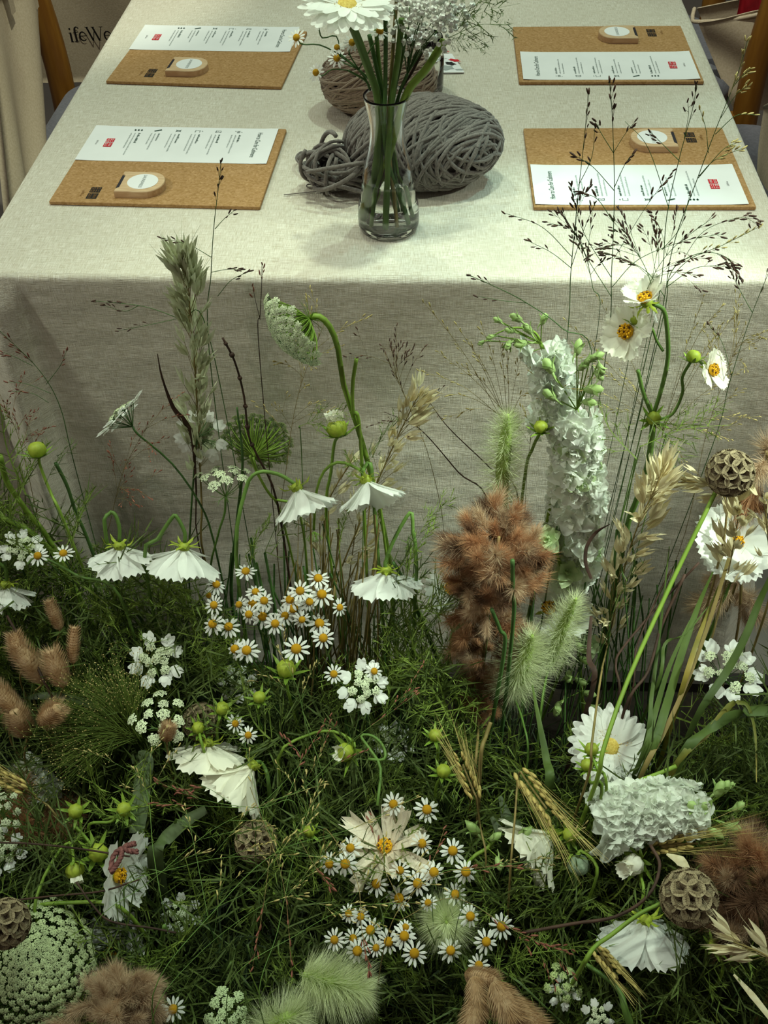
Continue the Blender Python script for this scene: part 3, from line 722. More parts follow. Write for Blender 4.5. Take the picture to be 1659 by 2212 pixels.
kc = on(722, 400, TZ); kc = V(kc[0], kc[1] - .012, TZ + .028)
mb = MB(); g = np.random.default_rng(4)
for k in range(34):
    a = nrm(g.normal(size=3)); e1 = nrm(np.cross(a, [.2, .3, 1])); e2 = np.cross(a, e1)
    th = np.linspace(0, g.uniform(3, 6), 18) + g.uniform(0, 6); R_ = g.uniform(.014, .028)
    p = kc + g.normal(size=3) * .006 + (np.cos(th)[:, None] * e1 * 1.25 + np.sin(th)[:, None] * e2) * R_ * np.array([1.15, .9, 1.05])
    p[:, 2] = np.maximum(p[:, 2], TZ + .005); tube(mb, p, g.uniform(.002, .0028), 6)
for k in range(12):
    s0 = kc + g.normal(size=3) * .012; s1 = gc + V(-.05, g.uniform(-.055, -.03), g.uniform(-.045, .035)); mid = (s0 + s1) / 2 + V(0, -.012, .006)
    p = cr([s0, mid, s1], 12); p[:, 2] = np.maximum(p[:, 2], TZ + .005); tube(mb, p, .0025, 6)
mpart('knotted_end', mb, YARNG, G)
mb = MB(); p0 = on(690, 362, TZ + .02)
tube(mb, cr([on(700, 375, TZ + .012), on(668, 362, TZ + .014), on(641, 345, TZ + .012), on(650, 330, TZ + .012), on(672, 336, TZ + .02), on(695, 345, TZ + .025)], 26), .0019, 6)
tube(mb, cr([on(700, 402, TZ + .004), on(668, 398, TZ + .003), on(664, 404, TZ + .003), on(690, 408, TZ + .003)], 16), .0008, 5)
tube(mb, cr([on(705, 412, TZ + .003), on(660, 416, TZ + .002), on(613, 421, TZ + .002)], 10), .0006, 5)
mpart('loose_loop', mb, YARNG, G)
tc_ = on(815, 268, TZ); tc_ = V(tc_[0], tc_[1] + .045, TZ + .040)
skein('taupe wool skein behind the thick grey skein', tc_, (.076, .060, .043), cdir(-.45, .8, .3), 170, .0017, YARNT, .3, 2)

# ------------------------------------------------------------------ jar and picture card behind the yarn
jc = on(915, 212, TZ) + V(0, .03, 0); jc[2] = TZ
t = thing('glass_jar', 'small clear screw-neck jar behind the yarn', 'jar', tuple(jc))
mb = MB(); pr = [(0, .0006), (.024, .0006), (.027, .004), (.027, .045)]
for k in range(4): pr += [(.0245, .047 + k * .005), (.0262, .0495 + k * .005)]
pr += [(.0245, .072), (.0225, .072), (.0225, .045), (.0245, .04), (.0245, .005), (0, .004)]
lathe(mb, pr, 28, c=jc); mpart('jar_body', mb, GLASS, t)
mb = MB(); lathe(mb, [(0, .005), (.022, .005), (.022, .012), (0, .012)], 20, c=jc); mpart('jar_filling', mb, DARKMETAL, t)
cc = [on(880, 160, TZ + .001), on(1003, 158, TZ + .001), on(976, 118, TZ + .001), on(880, 118, TZ + .001)]
t = thing('picture_card', 'glossy picture card with a red and black print behind the jar', 'card', tuple(np.mean(cc, 0)))
mb = MB(); sheet(mb, [c + V(0, 0, .0015) for c in cc], 2, 2, lambda u, v: 0, .0015); mpart('card_sheet', mb, PAPER, t, smooth=False)
mb = MB(); z2 = TZ + .0029
def blot(px, py, rx, ry, a, m, n=14):
    c = on(px, py, z2); ring = [c + V(rx * math.cos(f) * math.cos(a) - ry * math.sin(f) * math.sin(a), rx * math.cos(f) * math.sin(a) + ry * math.sin(f) * math.cos(a), 0) * (1 + .25 * math.sin(5 * f + px)) for f in np.linspace(0, 6.283, n, endpoint=False)]
    mb.add(np.vstack([ring, [c]]), None, [(i, (i + 1) % n, n) for i in range(n)], m)
blot(965, 146, .010, .008, 0, 0); blot(973, 137, .008, .005, -.6, 1); blot(982, 130, .009, .004, -.5, 2); blot(960, 110, .008, .002, -.3, 2); blot(993, 150, .006, .002, 0, 0); blot(957, 124, .006, .005, -.5, 3)
mpart('printed_picture', mb, [GREYPR, BLACKPR, REDPR, WHITE], t, smooth=False)

# ------------------------------------------------------------------ plant pieces
def Wp(pts, y0=None, y1=None):
    """picture-measured points to places in the bed: (px, py) at the bed's own depth, or between the depths y0..y1"""
    out = []
    for i, p in enumerate(pts):
        if len(p) == 3: out.append(at(*p))
        elif y0 is None: out.append(bed(*p))
        else: out.append(at(p[0], p[1], y0 + (y1 - y0) * i / max(1, len(pts) - 1)))
    return out
def root_end(p, j=.03):
    """where a stem that passes p stands in the trough"""
    p = np.asarray(p); return V(p[0] + rnd.uniform(-j, j) + (.45 - p[0]) * .06, min(-.09, max(-.66, p[1] - .02 + rnd.uniform(-j, j) * .5)), .095)
def grow(pts, n=22):
    """curve through pts and down into the trough"""
    e = root_end(pts[-1]); mid = pts[-1] * .5 + e * .5 + (pts[-1] - pts[-2]) * .12
    return cr(list(pts) + [mid, e], n)
def radial(D, a, th, F0=None):
    Fm = frame(D) if F0 is None else F0
    rad = Fm[:, 0] * math.cos(a) + Fm[:, 1] * math.sin(a)
    y = D * math.cos(th) + rad * math.sin(th); z = D * math.sin(th) - rad * math.cos(th)
    return np.stack([np.cross(y, z), y, z], 1)
def petal_mb(W, base=.25, full=.7, notch=0.0, rnd_tip=.2, pleat=0.0, k=2, curl=0.0, cup=0.0, wave=0.0, nu=5, nv=6, seed=0, point=0.0):
    g = np.random.default_rng(seed); m = MB()
    u = np.linspace(-1, 1, nu); t = np.linspace(0, 1, nv)
    U, T = np.meshgrid(u, t)
    w_ = base + (1 - base) * np.sin(np.clip(T / full, 0, 1) * np.pi / 2) - .25 * np.clip((T - full) / (1 - full + 1e-6), 0, 1) ** 2 * (0 if notch else 1)
    saw = np.where(np.arange(nu) % 2 == 0, 1, -1) * g.uniform(.5, 1.1, nu)
    X = U * w_ * W / 2 * (1 - point * T ** 3)
    Y = T - rnd_tip * U ** 2 * T ** 3 + notch * saw[None] * T ** 6
    Z = curl * T ** 2 + pleat * np.cos(U * np.pi * k) * T + cup * U ** 2 * T + wave * np.sin(U * 5 + g.uniform(0, 6)) * T ** 3 * g.uniform(.5, 1)
    i, j = np.meshgrid(np.arange(nv - 1), np.arange(nu - 1), indexing='ij')
    m.add(np.stack([X, Y, Z], -1).reshape(-1, 3), np.stack([i * nu + j, i * nu + j + 1, (i + 1) * nu + j + 1, (i + 1) * nu + j], -1).reshape(-1, 4))
    return m
MESH = {}
def cached(key, fn):
    if key not in MESH: MESH[key] = fn()
    return MESH[key]
def cosmos_petal(i, mat, name='cosmos_petal'):
    return cached((name, i, mat.name), lambda: petal_mb(.30, .3, .7, .10, .07, .03, 2, -.3 + .2 * i, .1, .16, 7, 7, 40 + i).mesh(name, mat) if 'faded' in mat.name else petal_mb(.72, .22, .8, .05, .07, .018, 3, -.12 + .05 * i, .06, .05, 9, 7, 40 + i).mesh(name, mat))

def calyx_mb(mb, A, D, r, n=8, m=0, spread=1.0, lw=.22):
    """small green cup under a flower with pointed bracts"""
    Fm = frame(D); ball(mb, A - D * r * .1, Fm @ np.diag([r * .62, r * .62, r * .55]), 8, 5, m)
    for k in range(n):
        a = 2 * math.pi * k / n + rnd.uniform(-.2, .2); L = r * rnd.uniform(1.1, 1.7) * spread
        rad = Fm[:, 0] * math.cos(a) + Fm[:, 1] * math.sin(a)
        p = cr([A + rad * r * .4, A + rad * (r * .5 + L * .5) + D * r * rnd.uniform(-.1, .35), A + rad * (r * .4 + L * .9) + D * r * rnd.uniform(-.3, .9)], 5)
        ribbon(mb, p, [r * lw * 1.3, r * lw * 1.7, .0002], np.cross(rad, D), m, .15)

def cosmos_head(root, A, D, L, th, n=8, seed=0, mat=None, disc=None, gap=(), jit=.16, cal=.011, lenj=.1, first=0.0):
    """flower on a thing: its green cup is the part, petals and yellow disc are the sub-parts"""
    g = np.random.default_rng(seed); mat = mat or PETAL; D = nrm(D); F0 = frame(D)
    mb = MB(); calyx_mb(mb, A, -D, cal, 8); hd = mpart('flower_head', mb, BUD, root)
    for k in range(n):
        if k in gap: continue
        a = first + 2 * math.pi * k / n + g.uniform(-.14, .14); t_ = th + g.uniform(-jit, jit)
        R = radial(D, a, t_, F0); s = L * g.uniform(1 - lenj, 1 + lenj * .6)
        part('petal', cosmos_petal(k % 4, mat), hd, m4(A + D * cal * .1 + R[:, 1] * cal * .25, R, (s * g.uniform(.9, 1.12), s, s)))
    if disc or (disc is None and th > 1.06):
        mb = MB(); ball(mb, A + D * cal * .7, F0 @ np.diag([cal * .75, cal * .75, cal * .5]), 8, 5)
        for k in range(34):
            r_ = cal * .72 * math.sqrt((k + .5) / 34); a = k * 2.4; p = A + D * cal * (1.15 - .35 * (r_ / cal) ** 2) + (F0[:, 0] * math.cos(a) + F0[:, 1] * math.sin(a)) * r_
            ball(mb, p, cal * .13, 5, 3, 1 if k % 6 == 0 else 0)
        mpart('flower_disc', mb, [DISC, STAMEN], hd)
    return hd
def stem_part(root, pts, r, mat=None, n=6, name='stem'):
    mb = MB(); tube(mb, pts, r, n); return mpart(name, mb, mat or STEM, root)
def cosmos(label, apex, dr, L, th, stem, r=.0022, seed=0, group=None, smat=None, **kw):
    A = np.asarray(apex); D = nrm(dr)
    root = thing('cosmos_flower', label, 'flower', A, group)
    pts = [A - D * .004] + list(stem)
    stem_part(root, grow(pts), r, smat or STEM); cosmos_head(root, A, D, L, th, seed=seed, **kw)
    return root

def bud_head(root, C, D, r, seed=0, opened=0, mats=None, sp=1.0):
    g = np.random.default_rng(seed); D = nrm(D); F0 = frame(D); mb = MB()
    nu = 16; th = np.linspace(0, np.pi, 8)
    prof = np.sin(th) ** .8
    v = []
    for i, a in enumerate(th):
        for k in range(nu):
            f = 2 * math.pi * k / nu; rr = r * prof[i] * (1 + .06 * math.cos(f * 8))
            v.append(C + (F0[:, 0] * math.cos(f) + F0[:, 1] * math.sin(f)) * rr - D * r * .95 * math.cos(a))
    i, j = np.meshgrid(np.arange(7), np.arange(nu), indexing='ij')
    mb.add(v, np.stack([i * nu + j, i * nu + (j + 1) % nu, (i + 1) * nu + (j + 1) % nu, (i + 1) * nu + j], -1).reshape(-1, 4))
    b = mpart('flower_bud', mb, mats or BUD, root)
    mb = MB()
    for k in range(8):
        a = k * math.pi / 4 + g.uniform(-.15, .15); rad = F0[:, 0] * math.cos(a) + F0[:, 1] * math.sin(a)
        e = g.uniform(.2, 1.0); L = r * g.uniform(1.2, 1.9) * sp
        p = cr([C - D * r * .95, C - D * r * .7 + rad * r * .9, C - D * r * (.6 - e * .5) + rad * (r * .9 + L * .5), C + D * r * (e - .6) * .9 + rad * (r * .8 + L)], 7)
        ribbon(mb, p, [r * .5, r * .55, r * .4, .0002], np.cross(rad, D), 0, .12)
    mpart('bract', mb, STEML, b, kind='stuff')
    if opened:
        for k in range(opened):
            R = radial(D, k * 2 * math.pi / opened + g.uniform(-.2, .2), g.uniform(.15, .5), F0)
            part('petal', cosmos_petal(k % 4, PETALC), b, m4(C - D * r * .2, R, r * g.uniform(1.5, 2.2)))
    return b
def bud(label, C, D, r, stem, seed=0, opened=0, mats=None, sr=.0017, sp=1.0):
    root = thing('cosmos_bud', label, 'flower bud', C)
    stem_part(root, grow([np.asarray(C) - nrm(D) * r * .9] + list(stem)), sr, STEML); bud_head(root, np.asarray(C), D, r, seed, opened, mats, sp)
    return root

# chamomile -------------------------------------------------------------
def cham_petals(i):
    def f():
        g = np.random.default_rng(60 + i); m = MB(); n = 12
        pm = petal_mb(.36, .4, .6, 0, .2, .02, 1, -.06, 0, 0, 4, 4, i)
        for k in range(n):
            th = 1.5 + .25 * i + g.uniform(-.12, .12); R = radial(V(0, 0, 1), 2 * math.pi * k / n + g.uniform(-.1, .1), th)
            s = g.uniform(.88, 1.05) * .66
            m.addm(pm, m4(R[:, 1] * .34, R, s))
        return m.mesh('petal_ring', PETAL)
    return cached(('cham', i), f)
def cham_disc():
    def f():
        m = MB(); ball(m, V(0, 0, .08), np.diag([.37, .37, .30]), 10, 6); return m.mesh('flower_head', DISC)
    return cached('chamdisc', f)
def cham_head(root, P, D, r, k):
    R = spin(nrm(D), rnd.uniform(0, 6)); h = part('flower_head', cham_disc(), root, m4(P, R, r))
    c = bpy.data.objects.new('petal_ring', cham_petals(k % 3)); COL.objects.link(c); c.parent = h
    c.matrix_local = Matrix.Identity(4)
def chamomile(label, heads, rpx=27, stemY=None, base=None, seed=0, at_table=None):
    """heads: (px, py, tilt x, tilt y[, size]) of one branching spray"""
    g = random.Random(seed); P = []
    for h in heads:
        off = g.uniform(-.012, .012)
        P.append(at(h[0], h[1], at_table + off) if at_table is not None else bed(h[0], h[1], .01 + off))
    c = np.mean(P, 0)
    if base is None: j = c + V(0, .02, -.10); e = root_end(c)
    else: j, e = base
    root = thing('chamomile', label, 'flower', e)
    mb = MB(); tube(mb, cr([j, (j + e) / 2 + V(.006, 0, 0), e], 10), .0012, 5)
    for h, p in zip(heads, P):
        D = cdir(h[2], h[3], .9); d = np.linalg.norm(p - CAM)
        r = rpx * (h[4] if len(h) > 4 else 1) * ((p - CAM) @ CF) / FPX
        tube(mb, cr([p - D * r * .1, p - D * .012, (p * .55 + j * .45) + V(g.uniform(-.008, .008), g.uniform(0, .01), 0), j], 10), .0007, 4)
    mpart('stem', mb, STEMD, root)
    for k, (h, p) in enumerate(zip(heads, P)):
        r = rpx * (h[4] if len(h) > 4 else 1) * ((p - CAM) @ CF) / FPX
        cham_head(root, p, cdir(h[2], h[3], .9), r, k)
    return root

# grass heads ---------------------------------------------------------------
def foxtail(label, axis, r, hair, n, stem, nm='foxtail_grass', cat='grass', mats=None, fwd=.55, w=.00032, core=.45, sr=.0012, seedv=0):
    """bristly head along axis (base to tip)"""
    ax_ = cr(axis, 30); mats = mats or (FOXCORE, FOX)
    root = thing(nm, label, cat, ax_[0]); k = len(ax_)
    prof = np.sin(np.linspace(.12, .97, k) * np.pi) ** .75
    stem_part(root, grow([ax_[0]] + list(stem)), sr, STEM)
    mb = MB(); tube(mb, ax_, r * core * prof, 8); mpart('seed_head', mb, mats[0], root)
    t = rng.uniform(0, 1, n); i = t * (k - 1); i0 = np.clip(i.astype(int), 0, k - 2); f = (i - i0)[:, None]
    P = ax_[i0] * (1 - f) + ax_[i0 + 1] * f; T = ax_[i0 + 1] - ax_[i0]; T /= np.linalg.norm(T, axis=1)[:, None]
    g = rng.normal(size=(n, 3)); R = g - T * (g * T).sum(1)[:, None]; R /= np.linalg.norm(R, axis=1)[:, None]
    pr = np.interp(t, np.linspace(0, 1, k), prof)
    d = R * 1.0 + T * (fwd + .9 * t[:, None] ** 2 + rng.normal(size=(n, 1)) * .25); d /= np.linalg.norm(d, axis=1)[:, None]
    mb = MB(); hairs(mb, P + R * (r * core * .8 * pr)[:, None], d, hair * rng.uniform(.55, 1.25, n) * (.35 + .65 * pr), w, V(0, 0, -.12))
    mpart('bristle', mb, mats[1], root, kind='stuff'); return root
def tuft(i, mat):
    def f():
        g = np.random.default_rng(80 + i); m = MB(); n = 480
        t = g.uniform(0, 1, n); c = np.column_stack([.1 * np.sin(t * 2 + i), t * .62, .1 * t * t - .06 * t])
        a = g.uniform(0, 6.283, n); R = np.column_stack([np.cos(a), np.zeros(n), np.sin(a)])
        d = R * (.75 - .3 * t)[:, None] + V(0, 1, 0) + g.normal(size=(n, 3)) * .36; d /= np.linalg.norm(d, axis=1)[:, None]
        global rng; sv = rng; rng = g
        hairs(m, c, d, g.uniform(.3, .72, n), .0095); rng = sv
        return m.mesh('plume_tuft', mat)
    return cached(('tuft', i, mat.name), f)
def plume(label, axis, wid, n, L, stem, mats=(PLUME,), seed=0, spread=.75, nm='pampas_plume', sr=.0016, cat='dried grass'):
    """feathery plume: tufts of silky hair along a bent axis"""
    ax_ = cr(axis, 30); k = len(ax_); g = np.random.default_rng(seed); root = thing(nm, label, cat, ax_[0])
    mb = MB(); tube(mb, grow([ax_[-1], ax_[len(ax_) // 2], ax_[0]] + list(stem), 40), sr, 6); mpart('stem', mb, STEMT, root)
    for q in range(n):
        t = (q + .5) / n; i = min(k - 2, int(t * (k - 1))); T = nrm(ax_[i + 1] - ax_[i]); R = g.normal(size=3); R = nrm(R - T * (R @ T))
        wq = float(np.interp(t, np.linspace(0, 1, len(wid)), wid)); d = nrm(R * spread * g.uniform(.5, 1.3) + T * g.uniform(-.1, 1.0) + g.normal(size=3) * .35)
        s = L * g.uniform(.75, 1.25) * (.6 + .4 * wq / max(wid))
        y = d; z = nrm(np.cross(y, g.normal(size=3))); x = np.cross(y, z)
        part('plume_tuft', tuft(q % 4, mats[q % len(mats)]), root, m4(ax_[i] + R * wq * .8 * math.sqrt(g.uniform(.05, 1)), np.stack([x, y, z], 1), s))
    return root
def bunny(root, C, D, r, L, mat=None, n=2200):
    ax_ = cr([C - D * L / 2, C + cdir(.0, .0, .2) * r * .2, C + D * L / 2], 14); k = len(ax_)
    prof = np.sin(np.linspace(.1, .93, k) * np.pi) ** .5
    mb = MB(); tube(mb, ax_, r * .72 * prof, 9); h = mpart('seed_head', mb, mat or BUNNY, root)
    t = rng.uniform(0, 1, n); i0 = np.clip((t * (k - 1)).astype(int), 0, k - 2); P = ax_[i0]; T = ax_[i0 + 1] - ax_[i0]; T /= np.linalg.norm(T, axis=1)[:, None]
    g = rng.normal(size=(n, 3)); R = g - T * (g * T).sum(1)[:, None]; R /= np.linalg.norm(R, axis=1)[:, None]; pr = prof[i0]
    d = R * .7 + T * .8; d /= np.linalg.norm(d, axis=1)[:, None]
    mb = MB(); hairs(mb, P + R * (r * .62 * pr)[:, None], d, r * .85 * rng.uniform(.5, 1.4, n), .0003); mpart('fluff', mb, mat or BUNNY, h, kind='stuff')
def bunny_tail(label, C, D, r, L, stem, mat=None):
    C = np.asarray(C); D = nrm(D); root = thing('bunny_tail_grass', label, 'dried grass', C)
    stem_part(root, grow([C - D * L / 2] + list(stem)), .0011, STEMT); bunny(root, C, D, r, L, mat); return root

def spikelet(i, mat):
    def f():
        g = np.random.default_rng(20 + i); m = MB()
        for k, (a, s) in enumerate(((.13, 1), (-.13, .95), (.03, .8))):
            p = cr([(0, 0, 0), (math.sin(a) * .45 + a * .4, .42, .05 * (k - 1)), (math.sin(a) * s * 1.1, s, .08 * (k - 1))], 9)
            ribbon(m, p, [.05, .16, .22, .19, .1, .008], (math.cos(a), -math.sin(a), .5 * (k - 1)), 0, .22 if k != 1 else -.22)
        if i % 2: ribbon(m, [(0, .5, .03), (.05, 1.1, .1), (.12, 1.5, .05)], [.02, .012, .004], (1, 0, 0))
        return m.mesh('spikelet', mat)
    return cached(('spk', i, mat.name), f)
def oat(label, axis, n, size, stem, mat=OAT, seed=0, spread=.5, sr=.0012, nm='oat_stalk', width=.014, smat=None):
    ax_ = cr(axis, 30); k = len(ax_); g = np.random.default_rng(seed); root = thing(nm, label, 'dried grass', ax_[0])
    mb = MB(); tube(mb, grow([ax_[-1], ax_[k // 2], ax_[0]] + list(stem), 40), [sr * .5, sr, sr * 1.3], 6); pts = []
    for q in range(n):
        t = ((q + .5) / n) ** .9; i = min(k - 2, int(t * (k - 1))); T = nrm(ax_[i + 1] - ax_[i]); R = g.normal(size=3); R = nrm(R - T * (R @ T) + CF * -.2)
        P = ax_[i] + R * width * g.uniform(.15, 1) * (1.1 - .6 * t) + T * .006
        tube(mb, [ax_[max(0, i - 2)], P], .0003, 3, cap=False)
        d = nrm(T * g.uniform(.6, 1.3) + R * spread * g.uniform(.3, 1.2) + V(0, 0, -.1)); z = nrm(np.cross(d, g.normal(size=3))); x = np.cross(d, z)
        pts.append(m4(P, np.stack([x, d, z], 1), size * g.uniform(.8, 1.15)))
    mpart('stem', mb, smat or STEMT, root)
    for q, m in enumerate(pts): part('spikelet', spikelet(q % 4, mat), root, m)
    return root
def kernel(mat):
    def f():
        m = MB(); ball(m, V(0, .5, 0), np.diag([.2, .52, .17]), 6, 5); return m.mesh('kernel', mat)
    return cached(('kernel', mat.name), f)
def barley(label, base, tip, awnL, stem, n=26, size=.011, seed=0, sr=.0011, fan=.22, width=.0042):
    base, tip = np.asarray(base), np.asarray(tip); T = nrm(tip - base); L = np.linalg.norm(tip - base); g = np.random.default_rng(seed)
    root = thing('barley_ear', label, 'dried grass', base); S = nrm(np.cross(T, CF)); N = np.cross(S, T)
    stem_part(root, grow([base + T * L * .8, base + T * .01, base] + list(stem)), sr, STEMT); mb = MB(); B, D_, LL = [], [], []
    for q in range(n):
        t = q / n; sd = (-1, 1)[q % 2]; row = (q // 2) % 3 - 1
        off = S * sd * (.75 if row else 1.1) + N * row * .9; P = base + T * L * t + off * width * (1 - .35 * t) * .5
        d = nrm(T + off * .26); z = nrm(np.cross(d, S * .4 + N)); x = np.cross(d, z)
        part('kernel', kernel(WHEAT), root, m4(P, np.stack([x, d, z], 1), size * (1 - .25 * t)))
        for _ in range(2): B.append(P + d * size * .9); D_.append(nrm(T + off * fan * g.uniform(.4, 1.4) + g.normal(size=3) * .05)); LL.append(awnL * g.uniform(.75, 1.1))
    hairs(mb, np.array(B), np.array(D_), np.array(LL), .0007); mpart('awn', mb, AWN, root, kind='stuff'); return root

# pods, umbels -------------------------------------------------------------
def pod_cup():
    def f():
        m = MB(); nr = 40; v = []
        for rr, zz in ((.14, -.05), (.26, .12), (.5, .42), (.78, .62), (1.0, .66)):
            for k in range(nr):
                a = 2 * math.pi * k / nr; rib = (1 if k % 2 else -1); v.append((rr * math.cos(a) * (1 + .02 * rib), rr * math.sin(a) * (1 + .02 * rib), zz + .035 * rib * rr))
        i, j = np.meshgrid(np.arange(4), np.arange(nr), indexing='ij')
        m.add(v, np.stack([i * nr + j, i * nr + (j + 1) % nr, (i + 1) * nr + (j + 1) % nr, (i + 1) * nr + j], -1).reshape(-1, 4), m=0)
        for k in range(nr):
            if k % 2 == 0: continue
            a = 2 * math.pi * k / nr; p = [V(r * math.cos(a), r * math.sin(a), z) for r, z in ((.2, .1), (.5, .44), (.8, .645), (1.02, .69))]
            ribbon(m, p, [.026, .04, .046, .036], (-math.sin(a), math.cos(a), 0), 1)
        for k in range(5):
            a = 2 * math.pi * k / 5; d = V(math.cos(a), math.sin(a), 0); ribbon(m, [V(0, 0, .05), d * .22 + V(0, 0, .2), d * .42 + V(0, 0, .42)], [.12, .07, .01], (-math.sin(a), math.cos(a), 0), 1)
        ball(m, V(0, 0, 0), np.diag([.16, .16, .12]), 7, 4, 1)
        return m.mesh('seed_cup', [PODT, PODD])
    return cached('podcup', f)
def pod(label, C, D, r, stem, n=60, seed=0, squash=1.0):
    """papery ball of seed cups (starflower)"""
    C = np.asarray(C); D = nrm(D); root = thing('starflower_pod', label, 'seed pod', C); F0 = spin(D, seed)
    stem_part(root, grow([C - D * r * .7] + list(stem)), .0022, STEML); mb = MB(); ball(mb, C, F0 @ np.diag([r * .62] * 3), 14, 9); mpart('pod_core', mb, PODD, root)
    for k in range(n):
        z = 1 - 2 * (k + .5) / n
        a = k * 2.39996; q = math.sqrt(1 - z * z); d = F0 @ V(q * math.cos(a), q * math.sin(a), z)
        part('seed_cup', pod_cup(), root, m4(C + d * r * .66, spin(d, k), r * .29))
    return root
def umbellet(i, mat):
    def f():
        g = np.random.default_rng(100 + i); m = MB(); n = 16
        for k in range(n):
            rr = math.sqrt((k + .5) / n); a = k * 2.4; P = V(rr * math.cos(a), rr * math.sin(a), .42 * (1 - rr * rr)) * .85; N = nrm(P * .8 + V(0, 0, 1))
            tube(m, [V(0, 0, -.6), P], .025, 3, 1, False)
            F0 = frame(N)
            for j in range(5):
                b = j * 1.257 + g.uniform(0, 1); R = radial(N, b, 1.35, F0); s = .27 * (1 + .5 * rr * max(0, math.cos(b - a)))
                y, x = R[:, 1] * s, R[:, 0] * s * .42
                m.add([P, P + y * .6 + x, P + y, P + y * .6 - x], [(0, 1, 2, 3)], m=0)
            ball(m, P + N * .05, .06, 4, 3, 2)
        return m.mesh('umbellet', [mat, STEMD, FLORETG])
    return cached(('umb', i, mat.name), f)
def umbel(label, A, D, R, n, stem, dome=.35, cup=.17, mat=FLORET, seed=0, ray=.0005, depth_=None, bracts=0, nm='lace_flower', sr=.0014, inward=0.0, smat=None, rmat=None, cat='flower'):
    """flat or domed head of many small clusters on rays that spring from A towards D"""
    A = np.asarray(A); D = nrm(D); F0 = spin(D, seed); g = np.random.default_rng(seed); root = thing(nm, label, cat, A); H = depth_ or R * .75
    stem_part(root, grow([A - D * .002] + list(stem)), sr, smat or STEM); mb = MB(); C = []
    for k in range(n):
        rr = math.sqrt((k + .5) / n) * g.uniform(.94, 1.05); a = k * 2.39996; rad = F0[:, 0] * math.cos(a) + F0[:, 1] * math.sin(a)
        P = A + D * (H + dome * R * (1 - rr * rr)) + rad * rr * R; N = nrm(D + rad * rr * (1.1 * dome / .35 - inward)); C.append((P, N))
        tube(mb, cr([A, A + D * H * .5 + rad * rr * R * .62, P - N * cup * R * .4], 6), ray, 3, cap=False)
    for k in range(bracts):
        a = 2 * math.pi * k / bracts; rad = F0[:, 0] * math.cos(a) + F0[:, 1] * math.sin(a)
        for s in (-.25, 0, .25):
            r2 = nrm(rad + np.cross(D, rad) * s); ribbon(mb, cr([A, A + rad * R * .3 - D * R * .06, A + r2 * R * .6 - D * R * g.uniform(-.1, .25)], 6), [.0012, .0009, .0002], np.cross(D, rad))
    mpart('ray', mb, rmat or STEM, root, kind='stuff')
    for k, (P, N) in enumerate(C): part('umbellet', umbellet(k % 4, mat), root, m4(P, spin(N, k), cup * R * g.uniform(.85, 1.15)))
    return root
def orl_petal(i):
    def f():
        m = MB()
        for s in (-1, 1):
            pm = petal_mb(.5, .22, .75, 0, .2, .02, 1, -.1, .03, .02, 4, 5, i); v, q, t, _, _ = pm.arrays()
            a = s * .22; R = np.array([[math.cos(a), math.sin(a), 0], [-math.sin(a), math.cos(a), 0], [0, 0, 1]]); m.add(v @ R.T, q)
        return m.mesh('petal', PETAL)
    return cached(('orl', i), f)
def orlaya(label, A, D, R, stem, n_out=9, seed=0, dome=.18, nm='laceflower', petal=.45, sr=.0012, inner=.5, smat=None, curl=0.0):
    """white laceflower: small inner florets and a ring of large split petals"""
    A = np.asarray(A); D = nrm(D); F0 = spin(D, seed); g = np.random.default_rng(seed); root = thing(nm, label, 'flower', A)
    stem_part(root, grow([A - D * R * .5] + list(stem)), sr, smat or STEMD); mb = MB(); C = []
    for k in range(9):
        rr = 0 if k == 0 else inner * (.55 if k < 4 else .95); a = k * 2.4; rad = F0[:, 0] * math.cos(a) + F0[:, 1] * math.sin(a)
        P = A + rad * rr * R + D * dome * R * (1 - rr); C.append((P, nrm(D + rad * rr * .4)))
        tube(mb, [A - D * R * .5, P - D * R * .06], .0004, 3, cap=False)
    outer = []
    for k in range(n_out):
        a = 2 * math.pi * k / n_out + g.uniform(-.15, .15); rad = F0[:, 0] * math.cos(a) + F0[:, 1] * math.sin(a); P = A + rad * R * (1 - petal) * g.uniform(.9, 1.08)
        tube(mb, [A - D * R * .5, P], .0005, 3, cap=False)
        for s in (-.7, 0, .7):
            R3 = radial(D, a + s * g.uniform(.6, 1.05), 1.45 + curl + g.uniform(-.25, .25), F0); outer.append(m4(P, R3, R * petal * (1.08 if s == 0 else .74) * g.uniform(.9, 1.1)))
    mpart('ray', mb, STEMD, root, kind='stuff')
    for k, (P, N) in enumerate(C): part('floret', umbellet(k % 4, FLORET), root, m4(P, spin(N, k), R * .18))
    for k, m in enumerate(outer): part('petal', orl_petal(k % 3), root, m)
    return root

